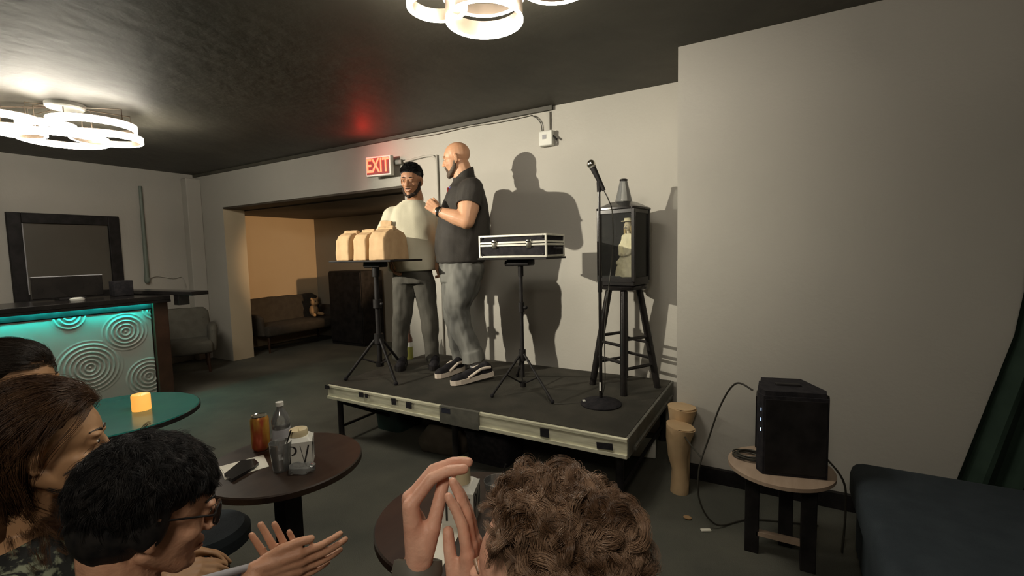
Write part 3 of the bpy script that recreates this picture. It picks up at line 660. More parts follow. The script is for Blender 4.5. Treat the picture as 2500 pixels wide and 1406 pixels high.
# ---------------------------------------------------------------- speaker table corner
def right_corner():
    t = thing('side_table', (.02, 2.38, 0), 'small pale wooden side table with thick black legs', 'table')
    G().lathe((.02, 2.38, .425), [(.20, 0), (.215, .006), (.215, .022), (.20, .026), (0, .026)], 48).obj('tabletop', M['pale_wood'], t)
    for x, y in ((-.09, 2.40), (.135, 2.36), (.05, 2.52)):
        G().b2((x - .03, y - .03, 0), (x + .03, y + .03, .425), .004).obj('leg', M['black'], t, smooth=False)
    G().b2((-.07, 2.37, .09), (.13, 2.40, .11)).obj('lower_rail', M['pale_wood'], t, smooth=False)
    z = .4515; c = Vector((.045, 2.39, z))
    t = thing('loudspeaker', c, 'black loudspeaker with small blue lights standing on the side table', 'speaker')
    R = Matrix.Rotation(math.radians(14), 3, 'Z')
    P = lambda a, b, q: c + R @ Vector((a, b, q))
    pf = [(-.125, -.12), (.125, -.12), (.14, -.07), (.09, .13), (-.09, .13), (-.14, -.07)]
    G().prism([P(a, b, 0) for a, b in pf], (0, 0, .35)).prism([P(a * .93, b * .93, .35) for a, b in pf], (0, 0, .02)).obj('cabinet', M['blackrough'], t, smooth=False)
    G().box(P(0, -.1225, .175), (.235, .006, .325), R, .002).obj('grille', M['black'], t, smooth=False)
    G().box(P(-.121, .02, .2), (.006, .10, .24), R @ Matrix.Rotation(math.radians(-14), 3, 'Z')).obj('control_panel', M['blackgloss'], t, smooth=False)
    for k in range(3): G().box(P(-.128, -.098, .285 - .045 * k), (.006, .012, .014), R).obj('indicator_light', M['blue_led'], t, smooth=False)
    G().box(P(0, .0, .372), (.1, .03, .012), R, .004).obj('handle', M['black'], t, smooth=False)
    # cables
    BZ = .452
    pts = []
    for k in range(150):
        a = k * .21; r = .060 + .012 * math.sin(k * .13)
        pts.append((-.105 + r * math.cos(a) * 1.0, 2.39 + .8 * r * math.sin(a), BZ + .0045 + .00012 * k + .002 * (1 + math.sin(k * .31))))
    o = G().tube(pts, .0035, 7).obj('coiled_cable', M['cable']); tag(o, 'coil of thin dark cable lying on the side table beside the loudspeaker', 'cable')
    pts = [P(-.13, .06, .32), (-.17, 2.44, .79), (-.24, 2.50, .66), (-.30, 2.52, .46), (-.34, 2.48, .30), (-.33, 2.46, .14), (-.25, 2.50, .02), (-.1, 2.66, .008), (.2, 2.75, .008)]
    o = G().tube(smooth_pts(pts), .0045, 8).obj('power_cable', M['cable']); tag(o, 'dark cable hanging in a loop from the loudspeaker down to the floor', 'cable')
    o = G().tube(smooth_pts([(-.33, 2.50, .36), (-.40, 2.6, .38), (-.47, 2.78, .36), (-.575, 2.99, .36)]), .004, 8).obj('cable', M['cable']); tag(o, 'thin cable stretched from the hanging loop towards the stage corner', 'cable')
    o = G().tube(smooth_pts([P(.10, .1, .1), (.26, 2.5, .40), (.285, 2.52, .25), (.28, 2.54, .02), (.30, 2.7, .008)]), .0045, 8).obj('power_cable', M['cable']); tag(o, 'cable dropping from the right side of the side table', 'cable')
    # tan tubes
    q = Vector((-.49, 2.80, 0))
    prof = [((0, 0, 0), .052), ((0, 0, .06), .054), ((-.004, 0, .14), .046), ((-.012, 0, .22), .056), ((-.01, 0, .32), .070), ((.005, 0, .40), .082)]
    g = G().tube([q + Vector(p) for p, r in prof] + [q + Vector((.005, 0, .403)), q + Vector((.003, 0, .385)), q + Vector((0, 0, .30)), q + Vector((0, 0, .18))], [r for p, r in prof] + [.076, .070, .055, .035], 28)
    o = g.obj('paper_tube', M['tanprop'], wr=.008, wrs=9); tag(o, 'crumpled tan paper tube with an open flared mouth, standing near the stage corner', 'paper tube')
    q = Vector((-.49, 2.93, 0)); q = Vector((-.50, 2.935, 0))
    g = G().tube([q, q + Vector((0, 0, .2)), q + Vector((-.01, 0, .36)), q + Vector((0, 0, .47)), q + Vector((0, 0, .475)), q + Vector((0, 0, .45)), q + Vector((0, 0, .30))], [.045, .05, .062, .085, .078, .07, .04], 24)
    o = g.obj('paper_tube', M['tanprop'], wr=.008, wrs=9); tag(o, 'taller tan paper tube behind the other one, touching the wall', 'paper tube')
    o = G().b2((-.52, 2.99, 0), (4.05, YR - .001, .09)).obj('baseboard_right', M['black'], smooth=False); structure(o)
    # litter
    o = G().box((-.30, 2.45, .006), (.05, .02, .008), Matrix.Rotation(.5, 3, 'Z'), .002).obj('paper_scrap', M['paper']); tag(o, 'small white paper scrap on the floor near the side table', 'paper scrap')
    o = G().ell((-.40, 2.52, .009), (.022, .015, .009)).obj('leaf_scrap', M['kraft2']); tag(o, 'small reddish brown scrap on the floor beside the white one', 'scrap')
    # upholstered bench
    t = thing('upholstered_bench', (.95, 2.0, 0), 'slate blue upholstered bench in the bottom right corner', 'bench')
    G().box((.93, 2.02, .36), (1.26, 1.16, .18), None, .05).obj('cushion', M['bluefab'], t)
    G().b2((.33, 1.48, .04), (1.53, 2.56, .27), .01).obj('base', M['bluefab'], t, smooth=False)
    for x in (.4, 1.45):
        for y in (1.55, 2.5): G().tube([(x, y, 0), (x, y, .05)], .02, 10).obj('leg', M['wood_dark'], t)
    # curtain
    g = G(); n = 60; b = g.b; A, B = [], []
    cols = []
    for k in range(n):
        s = k / (n - 1); row = []
        for j in range(14):
            zf = j / 13; z = .02 + zf * (ZC - .05)
            xl = .70 + .24 * min(zf / .42, 1) + .04 * zf
            row.append(Vector((xl + s * (1.9 - xl), 2.93 + .025 * math.sin(s * 60 + zf), z)))
        cols.append(row)
    for off in (0, .01):
        vs = [[b.verts.new(p + Vector((0, off, 0))) for p in row] for row in cols]
        for i in range(n - 1):
            for j in range(13): b.faces.new((vs[i][j], vs[i + 1][j], vs[i + 1][j + 1], vs[i][j + 1]))
    o = g.obj('curtain', M['greenfab'], loc=(1.3, 2.93, .02)); tag(o, 'dark green curtain hanging at the far right edge', 'curtain')
right_corner()

# ---------------------------------------------------------------- audience tables
TZ = .72
def fit_table(x, y): return PZ(x, y, TZ)
def bistro(c, r, m, label, thick=.026):
    t = thing('bistro_table', (c[0], c[1], 0), label, 'table', 'round tables in the audience')
    G().lathe((c[0], c[1], TZ - thick), [(r - .01, 0), (r, .004), (r, thick - .004), (r - .004, thick), (0, thick)], 72).obj('tabletop', m, t)
    if m is M['teal_lit_top']: G().lathe((c[0], c[1], TZ - thick - .001), [(r - .004, 0), (r + .003, .002), (r + .003, thick - .004), (r - .002, thick - .003)], 72).obj('edge_band', M['black'], t)
    G().b2((c[0] - .033, c[1] - .033, .02), (c[0] + .033, c[1] + .033, TZ - thick)).obj('column', M['black'], t, smooth=False)
    G().b2((c[0] - .18, c[1] - .035, 0), (c[0] + .18, c[1] + .035, .025), .006).b2((c[0] - .035, c[1] - .18, 0), (c[0] + .035, c[1] + .18, .025), .006).obj('base', M['black'], t, smooth=False)
B1 = (-1.53, .99); bistro(B1, .262, M['tabletop'], 'round dark table with drinks, in front of the man with glasses')
B0 = (-2.76, .91); bistro(B0, .36, M['teal_lit_top'], 'round table with teal light painted into its top, holding the glowing candle')
B3 = (-.73, 1.01); bistro(B3, .262, M['tabletop'], 'round dark table behind the clapping hands of the curly-haired person')

def pv_block(p, ang, label, s=.085, lid=True):
    t = thing('logo_block', p, label, 'table sign')
    R = Matrix.Rotation(ang, 3, 'Z')
    P = lambda a, b, z: Vector(p) + R @ Vector((a, b, z))
    h = s * 1.02
    G().prism([P(-s / 2, -s / 2, 0), P(s / 2, -s / 2, 0), P(s / 2, s / 2, 0), P(-s / 2, s / 2, 0)], (0, 0, h)).loft([(P(0, 0, h), R @ Vector((s / 2, 0, 0)), R @ Vector((0, s / 2, 0))), (P(0, 0, h + .012), R @ Vector((s * .36, 0, 0)), R @ Vector((0, s * .36, 0)))], 32, 10).obj('block', M['white'], t, smooth=False)
    for (a, off) in ((0, Vector((0, -s / 2 - .0008, 0))), (PI / 2, Vector((s / 2 + .0008, 0, 0))), (-PI / 2, Vector((-s / 2 - .0008, 0, 0)))):
        Ra = R @ Matrix.Rotation(a, 3, 'Z'); q = Vector(p) + R @ off + Vector((0, 0, h * .52))
        g = G(); r_ = Ra @ Vector((1, 0, 0)); u_ = Vector((0, 0, 1)); n_ = r_.cross(u_)
        def bar_(x0, z0, x1, z1, w):
            a_ = q + r_ * (x0 * s) + u_ * (z0 * s); b_ = q + r_ * (x1 * s) + u_ * (z1 * s); dd = (b_ - a_).normalized(); sd = dd.cross(n_) * w * s / 2
            g.prism([a_ - sd, b_ - sd, b_ + sd, a_ + sd], n_ * .0006)
        bar_(-.34, -.38, -.34, .36, .065)
        for k in range(8):
            t0, t1 = PI / 2 - PI * k / 8, PI / 2 - PI * (k + 1) / 8
            bar_(-.27 + .17 * math.cos(t0), .18 + .18 * math.sin(t0), -.27 + .17 * math.cos(t1), .18 + .18 * math.sin(t1), .03 + .05 * math.cos((t0 + t1) / 2))
        bar_(.06, .36, .20, -.38, .02); bar_(.20, -.38, .38, .36, .06)
        g.obj('letters', M['ink'], t, smooth=False)
    return h + .012
def candle(p, r, h, m, label):
    t = thing('led_candle', p, label, 'candle')
    G().lathe(p, [(r, 0), (r * 1.02, .004), (r * 1.02, h - .006), (r * .96, h), (r * .75, h - .004), (0, h - .012)], 32).obj('wax_body', m, t)
    G().cap(Vector(p) + Vector((0, 0, h - .012)), Vector(p) + Vector((0, 0, h + .001)), .003, .001, 8).obj('flame_tip', M['candle_lit'] if m is M['candle_lit'] else M['cream'], t)
# table 1
pb = PZ(735, 1128, TZ); h = pv_block((pb.x, pb.y, TZ + .0005), math.radians(48), 'white cube with black serif letters on the drinks table')
candle((pb.x - .004, pb.y, TZ + h + .001), .030, .022, M['cream'], 'short cream candle on top of the white cube on the drinks table')
pc = PZ(638, 1096, TZ)
t = thing('drink_can', (pc.x, pc.y, TZ), 'orange and gold drinks can standing on the round table', 'can')
G().lathe((pc.x, pc.y, TZ), [(.024, 0), (.031, .008), (.0325, .014), (.0325, .118), (.027, .130)], 32).obj('can_body', M['can'], t)
G().lathe((pc.x, pc.y, TZ + .129), [(.0275, 0), (.0275, .004), (.0255, .002), (0, .002)], 32).obj('lid', M['chrome'], t)
pw = PZ(690, 1103, TZ)
t = thing('water_bottle', (pw.x, pw.y, TZ), 'clear plastic water bottle with white cap behind the tumbler', 'bottle')
G().lathe((pw.x, pw.y, TZ), [(.026, 0), (.031, .006), (.031, .03), (.028, .04), (.031, .05), (.031, .075), (.027, .085), (.031, .10), (.032, .125), (.024, .15), (.012, .168), (.011, .178)], 32).obj('bottle_body', M['plastic_clear'], t)
G().lathe((pw.x, pw.y, TZ + .055), [(.0315, 0), (.0315, .038), (0, .038)], 28).obj('label_wrap', M['greywhite'], t)
G().lathe((pw.x, pw.y, TZ + .178), [(.0135, 0), (.0135, .014), (0, .015)], 24).obj('cap', M['white'], t)
def tumbler(p, r, h, label, straw, fill=True):
    t = thing('tumbler', p, label, 'drinking glass')
    G().lathe(p, [(r * .72, 0), (r * .76, .004), (r, h), (r - .0015, h), (r * .73, .006), (0, .006)], 36).obj('glass_body', M['plastic_clear'], t)
    if fill: G().lathe(Vector(p) + Vector((0, 0, .0065)), [(r * .70, 0), (r * .80, h * .38), (r * .3, h * .40), (0, h * .39)], 24).obj('ice', M['ice'], t)
    if straw:
        a, b = straw; o = G().tube([Vector(p) + Vector(a), Vector(p) + Vector(b)], .0025, 8).obj('stirring_straw', M['black']); tag(o, 'thin black straw in the ' + ('tumbler on the drinks table' if h > .09 else 'low glass behind the clapping hands'), 'straw')
pg = PZ(688, 1146, TZ); tumbler((pg.x, pg.y, TZ), .036, .098, 'clear plastic tumbler with ice in front of the water bottle', ((-.012, .0, .012), (.026, .026, .135)))
pg = PZ(738, 1150, TZ); 
o = G().loft([((pg.x, pg.y, TZ + .0005), (.035, .02, 0), (-.012, .022, 0)), ((pg.x, pg.y, TZ + .02), (.036, .02, 0), (-.013, .024, 0)), ((pg.x, pg.y, TZ + .024), (.03, .016, 0), (-.01, .018, 0))], 28, 4).obj('plastic_wrapper', M['plastic_clear'], wr=.006, wrs=60); tag(o, 'crumpled clear plastic wrapper lying before the white cube', 'wrapper')
def slab(name, pts, z, th, m, label, cat):
    o = G().prism([(q.x, q.y, z) for q in pts], (0, 0, th)).obj(name, m, smooth=False); tag(o, label, cat); return o
slab('menu_card', [PZ(x, y, TZ) for x, y in ((535, 1140), (643, 1111), (657, 1139), (549, 1172))], TZ + .0005, .001, M['paper'], 'white card lying under the phone on the drinks table', 'card')
ph = [PZ(x, y, TZ) for x, y in ((548, 1164), (590, 1130), (622, 1127), (632, 1136), (622, 1146), (566, 1178))]
slab('phone', ph, TZ + .002, .009, M['blackgloss'], 'dark phone lying on the white card', 'phone')
# table 0 candle
pq = PZ(346, 1000, TZ); candle((pq.x, pq.y, TZ), .038, .078, M['candle_lit'], 'glowing yellow candle on the teal-lit table')
# table 3
pb3 = PZ(1128, 1262, TZ); h3 = pv_block((pb3.x, pb3.y, TZ + .0005), math.radians(22), 'white cube with black serif letters behind the clapping hands', .088)
candle((pb3.x + .003, pb3.y, TZ + h3 + .001), .024, .062, M['cream'], 'tall cream candle on top of the white cube behind the clapping hands')
pg = PZ(1215, 1215, TZ); tumbler((pg.x, pg.y, TZ), .040, .055, 'low clear glass behind the right clapping hand', ((-.01, 0, .01), (.02, .02, .10)))
slab('menu_card', [PZ(x, y, TZ) for x, y in ((1085, 1273), (1137, 1273), (1075, 1396), (955, 1396))], TZ + .0005, .001, M['paper'], 'white card leading from the white cube towards the wrist with the bracelet', 'card')

# blue stool beyond the man with glasses
bs = PZ(500, 1290, .44)
t = thing('low_stool', (bs.x, bs.y, 0), 'dark blue round stool beside the drinks table, half hidden by the man with glasses', 'stool')
G().lathe((bs.x, bs.y, .37), [(.13, 0), (.15, .01), (.15, .05), (.13, .07), (0, .075)], 32).obj('cushion', M['bluefab'], t)
for k in range(3):
    a = k * 2.09; G().tube([(bs.x + .12 * math.cos(a), bs.y + .12 * math.sin(a), 0), (bs.x + .09 * math.cos(a), bs.y + .09 * math.sin(a), .37)], .014, 8).obj('leg', M['black'], t)

# ---------------------------------------------------------------- people
def frame(fwd, up):
    f = Vector(fwd).normalized(); u = Vector(up); r = f.cross(u).normalized(); u = r.cross(f)
    return Matrix((r, f, u)).transposed()          # columns right, forward, up
class Head:
    def __init__(s, c, fwd, up=(0, 0, 1), k=1.0):
        s.c = Vector(c); s.R = frame(fwd, up); s.k = k
    def p(s, x, y, z): return s.c + s.R @ (Vector((x, y, z)) * s.k)
    def e(s, g, c, r, rot=None):
        g.ell(s.p(*c), [q * s.k for q in r], s.R if rot is None else s.R @ rot); return g
    def cp(s, g, a, b, r0, r1=None): g.cap(s.p(*a), s.p(*b), r0 * s.k, (r0 if r1 is None else r1) * s.k); return g
    def skin(s, g, smile=0, full=0):
        s.e(g, (0, -.014, .034), (.076, .096, .084)); s.e(g, (0, .022, .025), (.068, .066, .068))
        s.e(g, (0, .028, -.030), (.058 + full, .058, .078)); s.e(g, (0, .034, -.072), (.046 + full, .048, .040))
        s.e(g, (0, .068, -.100), (.021, .021, .017))
        for a in (-1, 1):
            s.e(g, (a * .036, .056, -.032 + smile * .006), (.021 + smile * .003, .022, .020)); s.e(g, (a * .029, .080, .020), (.025, .012, .008))
            s.e(g, (a * .030, .077, .002), (.014, .010, .009))
            s.cp(g, (a * .050, -.005, -.055), (a * .020, .055, -.095), .020, .018)
            E_ = Matrix.Rotation(a * -.35, 3, 'Z')
            s.e(g, (a * .080, -.012, -.012), (.006, .017, .031), E_); s.e(g, (a * .084, -.021, -.008), (.006, .006, .026), E_); s.e(g, (a * .083, -.012, .014), (.007, .015, .007), E_); s.e(g, (a * .078, -.004, -.038), (.006, .009, .010))
            s.e(g, (a * .012, .094, -.036), (.009, .009, .007))
        s.cp(g, (0, .084, .012), (0, .104, -.030), .0075, .0115)
        s.e(g, (0, .083, -.060), (.025 + smile * .008, .013, .006)); s.e(g, (0, .082, -.073), (.022 + smile * .006, .012, .007))
    def face(s, root, brow, smile=0):
        for a in (-1, 1):
            e = G(); s.e(e, (a * .030, .0785, .003), (.0105, .0085, .0052 - smile * .0025)); eo = e.obj('eye', M['eyew'], root)
            e = G(); s.e(e, (a * .030, .0850, .003), (.0052, .003, .0050 - smile * .0022)); e.obj('iris', M['ink'], eo)
            e = G(); s.cp(e, (a * .015, .0875, .026), (a * .030, .0865, .030), .0028, .0030); s.cp(e, (a * .030, .0865, .030), (a * .047, .0715, .025), .0030, .0020); e.obj('eyebrow', brow, root)
        m = G()
        if smile:
            for i in range(6):
                x0, x1 = -.018 + .006 * i, -.018 + .006 * (i + 1)
                f = lambda x: (x, .0925 - 14 * x * x * .4, -.068 + 12 * x * x)
                s.cp(m, f(x0), f(x1), .0034)
            m.obj('teeth', M['teeth'], root)
            for dz, rr_ in ((.0045, .0022), (-.0050, .0034)):
                l_ = G()
                for i in range(8):
                    x0, x1 = -.026 + .0065 * i, -.026 + .0065 * (i + 1); fq = lambda x: (x, .0945 - 8 * x * x, -.068 + 12 * x * x + dz * (1 - (x / .027) ** 2))
                    s.cp(l_, fq(x0), fq(x1), rr_)
                l_.obj('lip', M['lip'], root)
        else:
            s.cp(m, (-.020, .088, -.0665), (.020, .088, -.0665), .003); m.obj('mouth', M['lip'], root)
def hand(g, w, D, N, T, k=1.0, curl=(.3, .3, .35, .4), spread=.05, thumb=(.75, .25), cj=(1, 1.1, .7), split=0):
    """palm and five fingers; w wrist, D finger direction, N palm normal, T thumb side"""
    D = Vector(D).normalized(); N = Vector(N); N = (N - D * N.dot(D)).normalized(); T = Vector(T); T = (T - D * T.dot(D) - N * T.dot(N)).normalized()
    w = Vector(w)
    P = lambda d, t, n: w + (D * d + T * t + N * n) * k
    kn = [(.092, .031), (.096, .010), (.091, -.011), (.082, -.030)]
    for i, (d, t) in enumerate(kn):
        g.cap(P(.0, t * .55, 0), P(d, t, -.002), .0165 * k, .0115 * k)
    g.ell(P(.045, 0, .004), (.030 * k,) * 3 if 0 else (.034 * k, .034 * k, .016 * k), Matrix((D, T, N)).transposed())
    g.ell(P(.038, .024, .010), (.030 * k, .017 * k, .016 * k), Matrix((D, T, N)).transposed())
    g.ell(P(.036, -.022, .008), (.030 * k, .013 * k, .014 * k), Matrix((D, T, N)).transposed())
    L = [(.043, .026, .021), (.048, .030, .022), (.045, .028, .021), (.035, .021, .019)]
    R_ = [.0094, .0096, .0090, .0080]
    for i, (d, t) in enumerate(kn):
        p = P(d, t, -.002); a = 0; sp = spread * (1.5 - i) + (split if i < 1 else 0)
        base = (D + T * math.tan(sp)).normalized()
        for j in range(3):
            a += curl[i] * cj[j]; dr = (base * math.cos(a) + N * math.sin(a)).normalized()
            q = p + dr * L[i][j] * k
            g.cap(p, q, R_[i] * k * (1 - .07 * j), R_[i] * k * (1 - .07 * (j + 1)), 12); g.ell(q, (R_[i] * k * (1.03 - .07 * (j + 1)),) * 3, seg=12)
            p = q
    ta, tn = thumb
    p = P(.016, .024, .008); a = ta
    for j, (l, r) in enumerate(((.044, .0125), (.033, .0108), (.027, .0100))):
        dr = (D * math.cos(a) + T * math.sin(a) + N * tn).normalized(); q = p + dr * l * k
        g.cap(p, q, r * k, (r - .001) * k, 12); p = q; a -= .22
    return g
def nails(root, pts): pass

# ---- hair made of real strands, grown from the scalp
def strands(name, root, m, hd, n_cl, per, L, steps, accept, flow, grav=.0, lift=.0, curl=0, freq=30, spreadr=.006, rad=.0007, seed=1, jit=.25, base=True, rx=(.080, .100, .088), c0=(0, -.014, .036), taper=.35, rndL=.3):
    rng = np.random.default_rng(seed); k = hd.k
    # fibonacci directions
    i = np.arange(n_cl * 4) + .5; ph = np.arccos(1 - 2 * i / (n_cl * 4)); th = PI * (1 + 5 ** .5) * i
    d = np.stack([np.cos(th) * np.sin(ph), np.sin(th) * np.sin(ph), np.cos(ph)], -1)
    d = d[[bool(accept(*q)) for q in d]]; rng.shuffle(d); d = d[:n_cl]
    n = len(d); c0 = np.array(c0); rx = np.array(rx)
    p = c0 + d * rx; path = [p.copy()]; v = np.array([flow(*q) for q in d]); v += rng.normal(0, jit, v.shape)
    nr = d / rx; nr /= np.linalg.norm(nr, axis=1, keepdims=True)
    v = v / np.linalg.norm(v, axis=1, keepdims=True)
    gdir = np.array(hd.R.transposed() @ Vector((0, 0, -1)))
    Ls = L * (1 + rng.uniform(-rndL, rndL, n)); st = (Ls / steps)[:, None]
    for s_ in range(steps):
        f = s_ / steps
        v = v + gdir * grav + rng.normal(0, jit * .25, v.shape) ; v /= np.linalg.norm(v, axis=1, keepdims=True)
        q = p + v * st; r_ = (q - c0) / (rx * (1 + lift * min(1, .3 + f * 2)))
        l = np.linalg.norm(r_, axis=1, keepdims=True); ins = (l < 1)
        q = np.where(ins, c0 + (q - c0) / np.maximum(l, 1e-6), q); v = q - p; v /= np.linalg.norm(v, axis=1, keepdims=True) + 1e-9
        un = (q - c0) / rx ** 2; un /= np.linalg.norm(un, axis=1, keepdims=True); vn = np.sum(v * un, 1, keepdims=True); v = np.where(ins, v - un * vn, v - un * np.maximum(vn, 0) * .35); v /= np.linalg.norm(v, axis=1, keepdims=True) + 1e-9
        p = q; path.append(p.copy())
    path = np.stack(path, 1)                       # n,K,3
    K = path.shape[1]; t = np.linspace(0, 1, K)
    tan = np.gradient(path, axis=1); tan /= np.linalg.norm(tan, axis=2, keepdims=True) + 1e-9
    ref = nr[:, None, :].repeat(K, 1); b1 = np.cross(tan, ref); b1 /= np.linalg.norm(b1, axis=2, keepdims=True) + 1e-9; b2 = np.cross(tan, b1)
    al = []
    ph0 = rng.uniform(0, 2 * PI, n); hand_ = rng.choice([-1, 1], n); fr = freq * (1 + rng.uniform(-.25, .25, n))
    for j in range(per):
        o = rng.normal(0, spreadr, (n, 2)); sc = (1 - taper * t)[None, :]
        off = b1 * (o[:, :1] * sc)[..., None] + b2 * (o[:, 1:] * sc)[..., None]
        if curl:
            a = ph0[:, None] + hand_[:, None] * fr[:, None] * t[None, :] + rng.normal(0, .18, (n, 1))
            am = curl * np.minimum(1, t * 3.0)[None, :] * (1 + rng.normal(0, .1, (n, 1)))
            off += b1 * (np.cos(a) * am)[..., None] + b2 * (np.sin(a) * am)[..., None]
        al.append(path + off)
    Q = np.concatenate(al); R3 = np.array(hd.R); Q = Q * k @ R3.T + np.array(hd.c); base_l = np.array(wloc(root)); Q = Q - base_l
    N_ = len(Q); T_ = np.gradient(Q, axis=1); T_ /= np.linalg.norm(T_, axis=2, keepdims=True) + 1e-9
    A = np.cross(T_, np.array([.3, .5, .81])); A /= np.linalg.norm(A, axis=2, keepdims=True) + 1e-9; B = np.cross(T_, A)
    rr = rad * k * (1 - .75 * t ** 3)[None, :, None]
    vs = np.stack([Q + (A * math.cos(x) + B * math.sin(x)) * rr for x in (0, 2.094, 4.189)], 2).reshape(-1, 3)
    idx = np.arange(N_ * K * 3).reshape(N_, K, 3)
    F_ = np.concatenate([np.stack([idx[:, :-1, a], idx[:, :-1, (a + 1) % 3], idx[:, 1:, (a + 1) % 3], idx[:, 1:, a]], -1).reshape(-1, 4) for a in range(3)])
    if base:                                      # scalp volume under the strands, same mesh
        g = G(); base(g, hd); m2 = remesh(g.mesh('b'), .004, 3); nv = len(m2.vertices); c2 = np.empty(nv * 3, np.float32); m2.vertices.foreach_get('co', c2)
        m2.calc_loop_triangles(); f2 = np.array([list(pp.vertices) for pp in m2.polygons if len(pp.vertices) == 4]); bpy.data.meshes.remove(m2)
        F_ = np.concatenate([F_, f2 + len(vs)]); vs = np.concatenate([vs, c2.reshape(-1, 3) - base_l])
    me = bpy.data.meshes.new(name); me.vertices.add(len(vs)); me.vertices.foreach_set('co', vs.ravel().astype(np.float32))
    me.loops.add(F_.size); me.loops.foreach_set('vertex_index', F_.ravel().astype(np.int32)); me.polygons.add(len(F_))
    me.polygons.foreach_set('loop_start', np.arange(0, F_.size, 4, dtype=np.int32)); me.polygons.foreach_set('loop_total', np.full(len(F_), 4, np.int32))
    me.polygons.foreach_set('use_smooth', [True] * len(F_)); me.update(calc_edges=True)
    me.materials.append(m); o = bpy.data.objects.new(name, me); link(o, root); return o

def shoe(root, toe, heel, up=Vector((0, 0, 1)), w=.048, h=.085, stripe=True, dark=None):
    toe, heel = Vector(toe), Vector(heel); f = (toe - heel).normalized(); r = f.cross(up).normalized(); u = r.cross(f); L = (toe - heel).length
    P = lambda a, b, c: heel + f * (a * L) + r * b + u * c
    out = [(0.02, .6), (.12, .78), (.3, .76), (.5, .86), (.68, 1.0), (.82, .95), (.93, .70), (1.0, .25)]
    ring = [P(a, b * w, 0) for a, b in out] + [P(a, -b * w, 0) for a, b in out[::-1]]
    s_ = G().prism(ring, u * .036).obj('shoe_sole', M['shoesole'] if stripe else M['black'], root, smooth=False)
    g = G(); z = .028
    g.ell(P(.78, 0, z + .012), (w * .85, L * .22, .034), Matrix((r, f, u)).transposed()); g.ell(P(.5, 0, z + .022), (w * .78, L * .26, .044), Matrix((r, f, u)).transposed())
    g.ell(P(.18, 0, z + .028), (w * .74, L * .18, .055), Matrix((r, f, u)).transposed()); g.cap(P(.18, 0, z + .03), P(.17, 0, h), w * .72, w * .75); g.cap(P(.42, 0, z + .04), P(.25, 0, h), w * .5, w * .55)
    up_ = g.obj('shoe_upper', M['blackrough'], root, vox=.006, sm=3)
    if stripe:
        for sd in (-1, 1):
            c = G(); pts = [P(.10, sd * w * .80, z + .052), P(.30, sd * w * .86, z + .056), P(.42, sd * w * .90, z + .044), P(.52, sd * w * .86, z + .028), P(.64, sd * w * .92, z + .012)]
            c.tube(smooth_pts(pts, 4), .011, 8).obj('shoe_stripe', M['shoesole'], root)
    return s_

